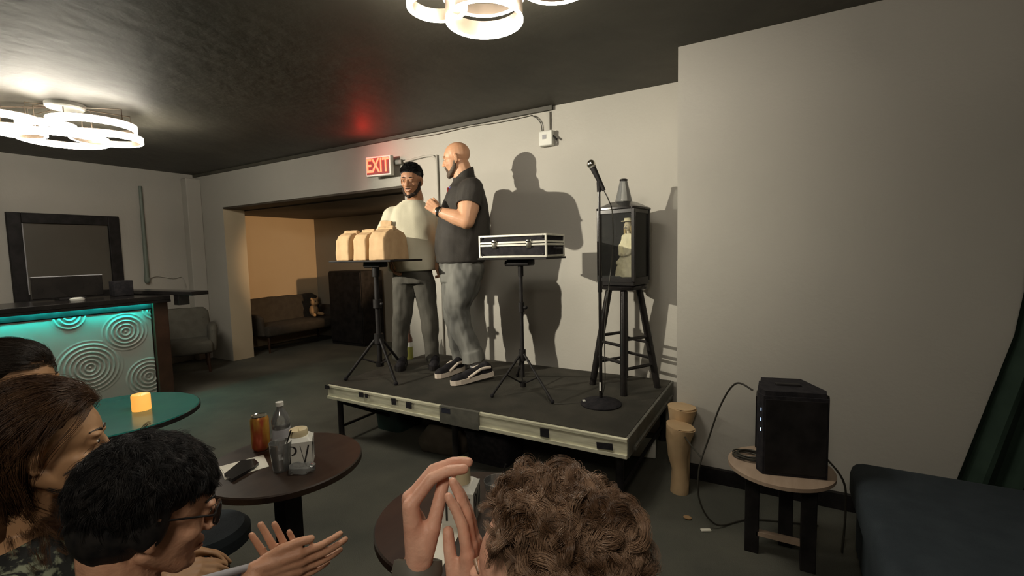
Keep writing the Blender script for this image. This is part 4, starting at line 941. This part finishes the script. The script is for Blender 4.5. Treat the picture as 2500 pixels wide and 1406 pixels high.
# ============ person in the black shirt (profile, facing left in the photo)
HB = 3.817
def person_B():
    foot = PZ(1150, 915, SZ)
    root = thing('person', (foot.x, foot.y, SZ), 'bald bearded person in a black short-sleeved shirt and grey jeans, standing side-on on stage', 'person')
    fw = (-HR * .985 + HF * .10 + Vector((0, 0, -.16)))
    hd = Head(H(1114, 388, HB), fw, (-.06, -.03, 1), 1.10)
    X = lambda x, y, d=0: H(x, y, HB + d)
    body = G(); hd.skin(body, full=.004)
    hd.cp(body, (0, -.028, -.05), (0, -.040, -.15), .062, .068)
    body.chain([X(1128, 425), X(1136, 452)], [.074, .09])
    body.loft([(X(1136, 452), -HR * .10, HF * .16), (X(1136, 500), -HR * .15, HF * .21), (X(1132, 560), -HR * .17, HF * .19), (X(1130, 640), -HR * .14, HF * .16), (X(1128, 680), -HR * .12, HF * .15)])
    # near (left) arm
    sh, el, wr_ = X(1150, 464, -.22), X(1139, 539, -.32), X(1070, 516, -.25)
    mid = sh.lerp(el, .55)
    body.chain([sh, mid, el], [.082, .084, .062]); body.chain([el, el.lerp(wr_, .35), wr_], [.062, .060, .036])
    # fist
    D = (X(1046, 497, -.23) - wr_).normalized()
    hand(body, wr_ + D * .004, D, -(HF) * .25 + Vector((0, 0, -.1)) - HR * 0 + HF * 1.0, Vector((0, 0, 1)), 1.10, curl=(1.25, 1.3, 1.3, 1.3), spread=.0, thumb=(.5, .45))
    # far (right) arm hanging
    s2, e2, w2 = X(1126, 466, .20), X(1108, 560, .24), X(1071, 628, .20)
    body.chain([s2, e2, w2], [.075, .058, .034])
    D2 = (X(1064, 668, .20) - w2).normalized()
    hand(body, w2, D2, HR * .9 + HF * .3, -HR * .2 - HF, 1.08, curl=(.35, .45, .5, .55), spread=.03, thumb=(.55, .3))
    # legs inside jeans
    nl = [X(1136, 660, -.10), X(1114, 752, -.14), X(1152, 872, -.14)]; fl = [X(1126, 660, .10), X(1106, 752, .10), X(1128, 872, .10)]
    body.chain(nl, [.09, .06, .045]); body.chain(fl, [.09, .06, .045])
    body.obj('body', M['skinB'], root, vox=.0055, sm=4)
    hd.face(root, M['beardB'])
    # beard
    b = G()
    for a in (-1, 1):
        for (p, q, r0, r1) in (((.071, .002, -.030), (.062, .014, -.065), .011, .016), ((.062, .014, -.065), (.036, .05, -.098), .016, .018), ((.036, .05, -.098), (0, .076, -.110), .018, .019)):
            hd.cp(b, (a * p[0], *p[1:]), (a * q[0], *q[1:]), r0, r1)
        hd.cp(b, (a * .004, .094, -.052), (a * .026, .082, -.066), .006, .006); hd.cp(b, (a * .026, .082, -.066), (a * .022, .07, -.092), .008, .014)
    hd.e(b, (0, .074, -.114), (.022, .018, .018))
    b.obj('beard', M['beardB'], root, vox=.0035, sm=3, wr=.0025, wrs=90)
    # shirt
    s_ = G()
    R_ = lambda x, y, a, b_, d=0: (X(x, y, d), -HR * a, HF * b_)
    s_.loft([R_(1131, 434, .086, .10), R_(1137, 446, .105, .14), R_(1137, 462, .145, .20), R_(1136, 495, .178, .235), R_(1133, 532, .208, .235), R_(1130, 572, .222, .235), R_(1127, 606, .212, .23), R_(1125, 636, .196, .22), R_(1124, 641, .19, .215)], 36, 2.3)
    s_.chain([X(1146, 462, -.16), sh, sh.lerp(el, .50)], [.09, .096, .092]); s_.chain([s2, s2.lerp(e2, .55)], [.09, .085])
    cut_n = (el - sh).normalized(); cut_p = sh.lerp(el, .52); w2cut = (e2 - s2).normalized(); cp2 = s2.lerp(e2, .55)
    def cut(co):
        if (co - cut_p).dot(cut_n) > 0 and (co - cut_p).dot(cut_n) < .12 and (co - cut_p - cut_n * (co - cut_p).dot(cut_n)).length < .11 and (co - X(1130, 540)).dot(HF) < -.262: return True
        return co.z > X(1131, 437).z
    sh_o = s_.obj('shirt', M['shirtB'], root, vox=.008, sm=5, wr=.010, wrs=7, cut=cut)
    col = G(); col.loft([(X(1130, 450), -HR * .100 + Vector((0, 0, -.03)), HF * .10), (X(1131, 434), -HR * .090 + Vector((0, 0, -.045)), HF * .090), (X(1133, 422), -HR * .078 + Vector((0, 0, -.045)), HF * .080)], 28)
    cme = col.obj('collar', M['shirtB'], root, wr=.003, wrs=20)
    # pocket edge, sticker and collar band on the chest
    tg = G().box(X(1099, 464, -.13), (.035, .012, .05), frame(-HR * .85 - HF * .5, (0, 0, 1))).obj('chest_badge', M['white'], root, smooth=False); tg['label'] = 'small white badge with red and violet'
    G().box(X(1095, 466, -.13), (.012, .02, .05), frame(-HR * .85 - HF * .5, (0, 0, 1))).obj('badge_stripe', M['red'], tg, smooth=False)
    G().box(X(1100, 459, -.145), (.016, .016, .018), frame(-HR * .85 - HF * .5, (0, 0, 1))).obj('badge_dot', M['violet'], tg, smooth=False)
    ta = cut_n.cross(HF).normalized(); tb = cut_n.cross(ta)
    G().tube([cut_p - cut_n * .002 + (ta * math.cos(q) + tb * math.sin(q)) * .0935 for q in [2 * PI * i / 40 for i in range(41)]], .006, 8, caps=False).obj('sleeve_hem', M['shirtB'], root)
    # watch
    ax = (el - wr_).normalized(); wc = wr_ + ax * .012
    wt = G(); wt.lathe(wc, [(.036, -.012), (.041, -.011), (.041, .011), (.036, .012), (.036, -.012)], 28, ax); wo = wt.obj('watch', M['black'], root)
    fn = (-HF * .9 + Vector((0, 0, .25)) - HR * .1); fn = (fn - ax * fn.dot(ax)).normalized()
    G().lathe(wc + fn * .038, [(.021, 0), (.021, .008), (.017, .010), (0, .010)], 24, fn).obj('watch_face', M['chrome'], wo)
    # jeans
    j = G()
    j.loft([R_(1125, 622, .172, .19), R_(1127, 652, .178, .20), R_(1126, 685, .17, .20)], 32, 2.3)
    j.chain([X(1136, 668, -.09), X(1128, 705, -.11), X(1114, 752, -.13), X(1129, 800, -.13), X(1150, 862, -.13)], [.148, .132, .096, .086, .086])
    j.chain([X(1122, 668, .09), X(1112, 705, .10), X(1105, 752, .10), X(1114, 810, .10), X(1128, 868, .10)], [.140, .118, .086, .078, .078])
    j.tube([X(1150, 855, -.13), X(1157, 884, -.13)], [.094, .098], 20); j.tube([X(1129, 855, .10), X(1131, 880, .10)], [.085, .088], 20)
    j.obj('jeans', M['jeans'], root, vox=.008, sm=4, wr=.020, wrs=9)
    G().cap(X(1158, 880, -.13), X(1166, 900, -.13), .05, .048).obj('sock', M['greywhite'], root); G().cap(X(1131, 878, .10), X(1130, 892, .10), .046, .044).obj('sock', M['greywhite'], root)
    tz = PZ(1101, 941, SZ + .002); hz = PZ(1204, 915, SZ + .03); shoe(root, tz, hz, w=.052)
    tz = PZ(1064, 924, SZ + .002); hz = PZ(1138, 900, SZ + .008); shoe(root, tz, tz + (hz - tz).normalized() * .31, w=.052)
person_B()

# ============ person in the cream t-shirt (facing the camera)
HA = 4.12
def person_A():
    X = lambda x, y, d=0: H(x, y, HA + d)
    foot = X(1015, 885); foot = Vector((X(1015, 700).x, X(1015, 700).y, SZ))
    root = thing('person', foot, 'smiling bearded person in an oversized cream t-shirt, standing behind the tray of bags', 'person')
    fw = -HF * .93 - HR * .28 + Vector((0, 0, -.22)) + HR * .12
    hd = Head(H(1004, 440, HA), fw, (.05, .0, 1), 1.12)
    body = G(); hd.skin(body, smile=1)
    hd.cp(body, (0, -.03, -.07), (0, -.06, -.15), .058, .066)
    body.loft([(X(1007, 500), HR * .10, HF * .08), (X(1007, 530), HR * .19, HF * .12), (X(1008, 590), HR * .18, HF * .12), (X(1010, 660), HR * .17, HF * .12)])
    sr, er, wr_ = X(958, 527), X(937, 590, -.02), X(952, 632, -.12)
    sl, el, wl = X(1056, 526, .02), X(1076, 585, .06), X(1082, 635, .0)
    body.chain([X(980, 510), sr, er, wr_], [.04, .05, .045, .03]); body.chain([X(1035, 510), sl, el, wl], [.04, .05, .045, .03])
    hand(body, wr_, (X(958, 662, -.14) - wr_), HR, -HF, 1.0, curl=(.5, .5, .55, .6), thumb=(.6, .3))
    hand(body, wl, (X(1082, 665, 0) - wl), -HR, -HF, 1.0, curl=(.5, .5, .55, .6), thumb=(.6, .3))
    body.chain([X(988, 670), X(986, 765, -.02), X(977, 855, .0)], [.08, .055, .042]); body.chain([X(1034, 670), X(1046, 765, -.02), X(1055, 858, 0)], [.08, .055, .042])
    body.obj('body', M['skinA'], root, vox=.0055, sm=3)
    hd.face(root, M['hairblack'], smile=1)
    b = G()
    for a in (-1, 1):
        for (p, q, r0, r1) in (((.070, .000, -.020), (.062, .012, -.06), .009, .012), ((.062, .012, -.06), (.038, .048, -.096), .014, .017), ((.038, .048, -.096), (0, .074, -.112), .017, .019)):
            hd.cp(b, (a * p[0], *p[1:]), (a * q[0], *q[1:]), r0, r1)
        hd.cp(b, (a * .004, .093, -.051), (a * .028, .080, -.060), .004, .004)
    b.obj('beard', M['beardA'], root, vox=.0035, sm=2, wr=.002, wrs=90)
    def base(g, h):
        h.e(g, (0, -.020, .048), (.079, .098, .080)); h.e(g, (0, .006, .074), (.062, .060, .042)); h.e(g, (0, -.04, .01), (.077, .075, .06))
    strands('hair', root, M['hairblack'], hd, 1500, 7, .011, 4, lambda x, y, z: z > .16 + .20 * max(y, 0) or (y < -.1 and z > -.35), lambda x, y, z: (x * .4, y * .4 + .3, z * .4), lift=.04, spreadr=.003, rad=.0006, base=base, rx=(.080, .099, .086), c0=(0, -.018, .045), seed=3)
    s_ = G(); R_ = lambda x, y, a, b_, d=0: (X(x, y, d), HR * a, HF * b_)
    s_.loft([R_(1007, 486, .080, .072), R_(1006, 497, .115, .09), R_(1006, 508, .160, .105), R_(1006, 528, .200, .125), R_(1007, 570, .205, .135), R_(1008, 620, .212, .15), R_(1008, 650, .215, .155), R_(1008, 661, .212, .152)], 36, 2.4)
    s_.chain([X(978, 515), sr, sr.lerp(er, .9)], [.055, .080, .096]); s_.chain([X(1036, 515), sl, sl.lerp(el, .9)], [.055, .078, .088])
    zt = X(1007, 493).z
    s_.obj('t_shirt', M['tee'], root, vox=.008, sm=14, wr=.009, wrs=7, cut=lambda co: co.z > zt and (co - X(1007, 480)).length < .2 and co.z > zt - .0 )
    G().loft([(X(1007, 498), HR * .106, HF * .09), (X(1007, 494), HR * .096, HF * .084), (X(1007, 490), HR * .086, HF * .078)], 32).obj('collar', M['tee'], root)
    p = G(); p.loft([R_(1009, 640, .165, .11), R_(1009, 665, .175, .12), R_(1010, 690, .180, .125)], 30, 2.3)
    p.chain([X(988, 685), X(984, 730), X(982, 775, -.02), X(978, 815), X(976, 868)], [.105, .095, .084, .078, .064]); p.chain([X(1034, 685), X(1041, 730), X(1048, 775, -.02), X(1052, 815), X(1055, 868)], [.105, .090, .077, .072, .062])
    p.obj('trousers', M['pantsA'], root, vox=.009, sm=4, wr=.014, wrs=9)
    for x in (976, 1055):
        q = X(x, 868); h_ = Vector((q.x, q.y + .05, SZ + .002)); shoe(root, h_ - HF * .27 + HR * .02, h_ + HF * .01, stripe=False)
person_A()

# ---------------------------------------------------------------- audience
def seated(body, hd, fw, drop=.20, sw=.19, lean=.10, hip_z=.50, legs=True):
    """torso, shoulders and folded legs below a head; returns key points"""
    f = Vector((fw[0], fw[1], 0)).normalized(); r = Vector((f.y, -f.x, 0))
    nb = hd.p(0, -.045, -.06); ns = hd.c - f * .055 + Vector((0, 0, -drop))
    body.cap(nb, ns + Vector((0, 0, .02)), .056 * hd.k, .062)
    hip = ns - f * lean; hip.z = hip_z
    body.loft([(ns + Vector((0, 0, .03)), r * .07, f * .06), (ns + Vector((0, 0, -.02)), r * .15, f * .08), (ns + Vector((0, 0, -.08)), r * sw, f * .10), (ns.lerp(hip, .5), r * (sw - .03), f * .11), (hip, r * (sw - .01), f * .13)])
    out = dict(ns=ns, f=f, r=r, hip=hip, sL=ns - r * sw + Vector((0, 0, -.06)), sR=ns + r * sw + Vector((0, 0, -.06)))
    for a in (-1, 1):
        h_ = hip + r * a * .09 - Vector((0, 0, .02)); kn = h_ + f * .42; an = Vector((kn.x, kn.y, .07)) - f * .04
        body.chain([h_, kn, an], [.085, .058, .042]); body.cap(an - Vector((0, 0, .02)), an + f * .14 - Vector((0, 0, .035)), .035, .028)
        out['leg%d' % a] = (h_, kn, an)
    return out
def seated_clothes(root, s, m, mp, thick=.016, sleeves=(), sw=.19, vox=.01, name='shirt', high=.02):
    g = G(); ns, hip, r, f = s['ns'], s['hip'], s['r'], s['f']; t = thick
    g.loft([(ns + Vector((0, 0, high)), r * (.075 + t), f * (.065 + t)), (ns + Vector((0, 0, -.02)), r * (.15 + t), f * (.08 + t)), (ns + Vector((0, 0, -.08)), r * (sw + t), f * (.10 + t)), (ns.lerp(hip, .5), r * (sw - .03 + t * 1.6), f * (.11 + t * 1.6)), (hip, r * (sw + t), f * (.13 + t)), (hip - Vector((0, 0, .05)), r * (sw + t), f * (.13 + t))], 32, 2.3)
    for ch, rs in sleeves: g.chain(ch, rs)
    o = g.obj(name, m, root, vox=vox, sm=4, wr=.008, wrs=9)
    p = G(); p.loft([(hip + Vector((0, 0, .04)), r * (sw - .0), f * .14), (hip - Vector((0, 0, .06)), r * (sw - .01), f * .13)], 28, 2.4)
    for a in (-1, 1):
        h_, kn, an = s['leg%d' % a]; p.chain([h_, kn, an + Vector((0, 0, .03))], [.097, .072, .056])
    p.obj('trousers', mp, root, vox=.012, sm=3)
    for a in (-1, 1):
        an = s['leg%d' % a][2]; q = Vector((an.x, an.y, .002)); shoe(root, q + f * .19, q - f * .07, stripe=False, h=.07)
    return o
def chair(hip, f, label):
    f = Vector((f[0], f[1], 0)).normalized(); r = Vector((f.y, -f.x, 0)); c = Vector((hip.x, hip.y, 0)) + f * .10
    t = thing('audience_chair', c, label, 'chair', 'chairs under the seated audience'); R = frame(f, (0, 0, 1))
    G().box(c + Vector((0, 0, .355)), (.42, .42, .05), R, .015).obj('seat', M['navy'], t)
    G().box(c - f * .27 + Vector((0, 0, .56)), (.40, .03, .30), R, .012).obj('backrest', M['navy'], t)
    for a in (-1, 1):
        G().tube([c + r * a * .18 + f * .18, c + r * a * .18 + f * .17 + Vector((0, 0, .34))], .013, 8).obj('leg', M['black'], t)
        G().tube([c + r * a * .18 - f * .22, c + r * a * .18 - f * .20 + Vector((0, 0, .34)), c + r * a * .18 - f * .285 + Vector((0, 0, .66))], .013, 8).obj('leg', M['black'], t)

def person_C():        # curly hair, clapping, centre foreground
    f3 = cd(-.88, -.12, .46)
    hd = Head(U(1322, 1415, .63), f3, (0.02, .05, 1), .97)
    root = thing('person', (hd.c.x, hd.c.y, 0), 'person with curly brown hair clapping in the foreground, seen from behind', 'person')
    body = G(); hd.skin(body); s = seated(body, hd, f3, drop=.21)
    # left hand: palm to the right, fingers bent over at the top
    wL = U(1020, 1385, .74); wR = U(1142, 1475, .72)
    eL = s['sL'] + Vector((0, 0, -.22)) + s['f'] * .16 - s['r'] * .06; eR = s['ns'] + s['r'] * .10 + Vector((0, 0, -.26)) + s['f'] * .17
    body.chain([s['sL'], eL, wL], [.05, .042, .026]); body.chain([s['sR'], eR, wR], [.05, .042, .025])
    hand(body, wL, cd(-.13, 1, .12), cd(1, .1, .28), cd(.25, .1, -1), 1.14, curl=(.95, 1.0, 1.0, .95), spread=.02, thumb=(.10, .40), cj=(.85, .55, .35))
    hand(body, wR, cd(.05, 1, .02), cd(-1, .05, .15), cd(-.15, .1, -1), 1.0, curl=(.22, .2, .22, .25), spread=.01, thumb=(.10, .25))
    body.obj('body', M['skinC'], root, vox=.0036, sm=4)
    hd.face(root, M['haircurl'])
    sl = lambda a, e, w, f: ([a, e, e.lerp(w, f)], [.066, .055, .048])
    seated_clothes(root, s, M['navy'], M['black'], sleeves=(sl(s['sL'], eL, wL, .45), sl(s['sR'], eR, wR, .45)))
    # bracelet on the left wrist
    ax = (wL - eL).normalized(); c = wL - ax * .004
    G().lathe(c, [(.031, -.016), (.038, -.014), (.040, 0), (.038, .014), (.031, .016), (.031, -.016)], 32, ax).obj('wrist_band', M['greytape'], root)
    def base(g, h):
        h.e(g, (0, -.030, .050), (.080, .094, .082)); h.e(g, (0, -.05, .0), (.076, .070, .085)); h.e(g, (0, -.015, .080), (.062, .055, .042))
    ok = lambda x, y, z: (z > .52 + .50 * max(y, 0)) or (y < -.05 and z > -.62)
    strands('hair', root, M['haircurl'], hd, 620, 60, .068, 17, ok, lambda x, y, z: (x * .7 + .3, y * .4 - .25, z * .4), grav=.05, lift=.08, curl=.0095, freq=9, spreadr=.0036, rad=.00034, base=base, jit=.5, seed=5, taper=.2, rndL=.4, rx=(.082, .098, .088), c0=(0, -.022, .044))
    chair(s['hip'], s['f'], 'dark chair under the person with curly hair')
person_C()

def person_D():        # black hair, glasses, clapping, left foreground
    f3 = cd(.72, -.22, .66)
    hd = Head(U(378, 1245, .88), f3, cd(.14, 1, .10), 1.0)
    root = thing('person', (hd.c.x, hd.c.y, 0), 'person with short black hair and glasses clapping, left foreground', 'person')
    body = G(); hd.skin(body); s = seated(body, hd, f3, drop=.22, lean=.14)
    wR = U(622, 1404, .98); wL = U(735, 1462, 1.04)
    eR = s['sR'] + Vector((0, 0, -.24)) + s['f'] * .10; eL = s['sL'] + Vector((0, 0, -.22)) + s['f'] * .20
    body.chain([s['sR'], eR, wR], [.05, .042, .027]); body.chain([s['sL'], eL, U(620, 1425, 1.02), wL], [.05, .042, .036, .026])
    hand(body, wR, cd(1, .02, .42), cd(-.4, .25, 1), cd(-.2, 1, -.25), .97, curl=(.30, .34, .36, .38), spread=.05, thumb=(.50, .0), cj=(.7, .6, .5))
    hand(body, wL, cd(-.42, 1, .0), cd(.1, .1, -1), cd(-1, -.3, 0), .98, curl=(.05, .06, .08, .12), spread=.075, thumb=(.55, .1))
    body.obj('body', M['skinD'], root, vox=.0036, sm=4)
    hd.face(root, M['hairblack'])
    sl = lambda a, e, w, f: ([a, e, e.lerp(w, f)], [.066, .055, .046])
    sh = seated_clothes(root, s, M['navy'], M['black'], sleeves=(sl(s['sR'], eR, wR, .55), ([s['sL'], eL, U(620, 1425, 1.02), U(680, 1445, 1.03)], [.066, .054, .044, .038])))
    G().tube([U(480, 1420, .90), U(560, 1398, .94), U(640, 1376, 1.0)], [.008, .008, .007], 10).obj('sleeve_stripe', M['greywhite'], sh)
    # glasses
    gl = G()
    for a in (-1, 1):
        pts = [hd.p(a * (.033 + .026 * math.cos(q)), .100 - .012 * abs(math.cos(q)) * (1 if a * math.cos(q) > 0 else 0), .000 + .020 * math.sin(q)) for q in [2 * PI * i / 24 for i in range(25)]]
        gl.tube(pts, .0016, 8, caps=False); gl.tube([hd.p(a * .058, .090, .008), hd.p(a * .074, .082, .010), hd.p(a * .082, .0, .010), hd.p(a * .082, -.02, -.002)], .0019, 8)
    gl.tube([hd.p(-.009, .105, .004), hd.p(.009, .105, .004)], .002, 8)
    go = gl.obj('glasses', M['black'], root)
    for a in (-1, 1): G().lathe(hd.p(a * .033, .0985, 0), [(0, -.0006), (.0245, -.0006), (.0245, .0006), (0, .0006)], 24, hd.R @ Vector((0, 1, 0))).obj('lens', M['glass'], go)
    def base(g, h):
        h.e(g, (0, -.026, .052), (.086, .104, .086)); h.e(g, (0, -.048, -.005), (.080, .078, .083)); h.e(g, (0, .008, .078), (.064, .056, .038)); h.e(g, (0, -.062, -.055), (.052, .036, .045)); h.e(g, (.074, -.014, .0), (.018, .030, .045)); h.e(g, (-.074, -.014, .0), (.018, .030, .045))
    ok = lambda x, y, z: (z > .06 + .12 * max(y, 0)) or (y < .16 and z > -.92)
    strands('hair', root, M['hairblack'], hd, 2200, 20, .028, 6, ok, lambda x, y, z: (x * .3, y * .2 + .35 * max(z, 0), -.6 + .5 * z), grav=.10, lift=.05, curl=.0015, freq=3, spreadr=.0035, rad=.00032, base=base, jit=.28, seed=9, rx=(.087, .105, .090), c0=(0, -.024, .046))
    chair(s['hip'], s['f'], 'dark chair under the person with glasses')
person_D()

def person_E():        # long auburn hair, left edge
    f3 = cd(.90, -.05, .62)
    hd = Head(U(120, 1085, 1.10), f3, cd(-.02, 1, .05), 1.08)
    root = thing('person', (hd.c.x, hd.c.y, 0), 'person with long auburn hair and a speckled green top at the left edge', 'person')
    body = G(); hd.skin(body); s = seated(body, hd, f3, drop=.21, sw=.17)
    hl = s['hip'] + s['f'] * .34 + Vector((0, 0, .14))
    for k, a in (('sL', -1), ('sR', 1)):
        e = s[k] + Vector((0, 0, -.24)) + s['f'] * .06; w = hl + s['r'] * a * .05; s['e' + k] = e
        body.chain([s[k], e, w], [.045, .036, .024]); hand(body, w, s['f'] + Vector((0, 0, -.2)), -s['r'] * a * .3 + Vector((0, 0, -1)), -s['r'] * a, .92, curl=(.3, .3, .35, .4))
    body.obj('body', M['skinE'], root, vox=.005, sm=4); hd.face(root, M['hairdark'])
    seated_clothes(root, s, M['camo'], M['black'], sleeves=[([s[k], s['e' + k], s['e' + k].lerp(hl, .7)], [.062, .052, .042]) for k in ('sL', 'sR')], sw=.17)
    def base(g, h):
        h.e(g, (0, -.028, .050), (.082, .098, .082)); h.e(g, (0, -.058, -.02), (.076, .070, .095)); h.cp(g, (.0, -.080, -.07), (0, -.085, -.20), .066, .05); h.e(g, (0, .0, .074), (.062, .052, .040))
    ok = lambda x, y, z: (z > .22 + .25 * max(y, 0)) or (y < .0 and z > -.5)
    strands('hair', root, M['hairbrown'], hd, 900, 22, .30, 18, ok, lambda x, y, z: (x * 1.0, -1, -.1) if z > .78 or y > .02 else (x * .5, -.12, -1), grav=.12, lift=.10, curl=.004, freq=11, spreadr=.005, rad=.0004, base=base, jit=.10, seed=12, rx=(.088, .106, .090), c0=(0, -.024, .046))
    chair(s['hip'], s['f'], 'dark chair under the person with auburn hair')
person_E()

def person_F():        # dark hair, behind, far left
    f3 = cd(.94, -.04, .42)
    hd = Head(U(38, 938, 1.55), f3, cd(0, 1, 0), 1.08)
    root = thing('person', (hd.c.x, hd.c.y, 0), 'person with dark gathered hair at the left edge, behind the auburn-haired one', 'person')
    body = G(); hd.skin(body); s = seated(body, hd, f3, drop=.21, sw=.17)
    hl = s['hip'] + s['f'] * .34 + Vector((0, 0, .14))
    for k, a in (('sL', -1), ('sR', 1)):
        e = s[k] + Vector((0, 0, -.24)) + s['f'] * .06; w = hl + s['r'] * a * .05; s['e' + k] = e
        body.chain([s[k], e, w], [.045, .036, .024]); hand(body, w, s['f'] + Vector((0, 0, -.2)), -s['r'] * a * .3 + Vector((0, 0, -1)), -s['r'] * a, .92, curl=(.3, .3, .35, .4))
    body.obj('body', M['skinE'], root, vox=.005, sm=4); hd.face(root, M['hairdark'])
    seated_clothes(root, s, M['blackrough'], M['black'], sleeves=[([s[k], s['e' + k], s['e' + k].lerp(hl, .7)], [.062, .052, .042]) for k in ('sL', 'sR')], sw=.17)
    def base(g, h):
        h.e(g, (0, -.028, .050), (.080, .098, .082)); h.e(g, (0, -.058, -.02), (.074, .066, .07)); h.e(g, (0, .0, .072), (.062, .052, .040)); h.e(g, (0, -.13, .02), (.05, .045, .05))
    ok = lambda x, y, z: (z > .02 + .12 * max(y, 0)) or (y < .25 and z > -.5)
    strands('hair', root, M['hairdark'], hd, 700, 18, .07, 8, ok, lambda x, y, z: (x * .3, -1, z * .1 - .1), grav=.0, lift=.06, curl=.0, spreadr=.004, rad=.0004, base=base, jit=.1, seed=14, rx=(.087, .105, .087), c0=(0, -.024, .046))
    chair(s['hip'], s['f'], 'dark chair under the person with dark gathered hair')
person_F()

# ---------------------------------------------------------------- lights, camera, world
def spot(name, loc, target, power, size, blend, col, rad):
    l = bpy.data.lights.new(name, 'SPOT'); l.energy = power; l.spot_size = math.radians(size); l.spot_blend = blend; l.color = col; l.shadow_soft_size = rad
    o = bpy.data.objects.new(name, l); COL.objects.link(o); o.location = loc
    o.rotation_euler = (Vector(target) - Vector(loc)).to_track_quat('-Z', 'Y').to_euler(); return o
spot('stage_spotlight', (-4.9, -1.2, 2.56), (-2.0, 3.6, 1.9), 690, 44, .9, (1, .915, .75), .03)
def point(name, loc, power, col, rad):
    l = bpy.data.lights.new(name, 'POINT'); l.energy = power; l.color = col; l.shadow_soft_size = rad
    o = bpy.data.objects.new(name, l); COL.objects.link(o); o.location = loc; return o
spot('alcove_lamp', (-3.0, 4.85, 1.7), (-7.35, 4.85, 1.3), 135, 36, .5, (1, .64, .34), .06)
point('alcove_added_fill', (-4.4, 5.2, 1.9), 5, (1, .7, .42), .08)  # weak unseen fill added to lift the grey alcove wall
point('room_fill_light', (0, -.7, 2.4), 27, (1, .88, .73), .25)  # unseen fill added behind the camera to brighten audience and walls
point('exit_glow', (-3.6, 3.36, 2.48), 1.0, (1, .03, .02), .04)
w = bpy.data.worlds.new('World'); S.world = w; w.use_nodes = True
w.node_tree.nodes['Background'].inputs[0].default_value = (0, 0, 0, 1)
cam = bpy.data.cameras.new('Camera'); cam.sensor_fit = 'HORIZONTAL'; cam.sensor_width = 36; cam.lens = F * 36 / 2500; cam.clip_start = .02
co = bpy.data.objects.new('Camera', cam); COL.objects.link(co)
m3 = Matrix((MC.col[0], MC.col[2], -MC.col[1])).transposed()
co.matrix_world = Matrix.Translation(CAM) @ m3.to_4x4()
S.camera = co
S.view_settings.view_transform = 'Standard'; S.view_settings.look = 'None'; S.view_settings.gamma = 1; S.view_settings.exposure = 1.0
S.view_settings.use_curve_mapping = False
S.cycles.sample_clamp_indirect = 3; S.cycles.sample_clamp_direct = 0; S.cycles.max_bounces = 6; S.cycles.diffuse_bounces = 4; S.cycles.glossy_bounces = 3; S.cycles.transparent_max_bounces = 16; S.cycles.adaptive_threshold = .02
S.cycles.caustics_reflective = False; S.cycles.caustics_refractive = False
S.cycles.use_denoising = True
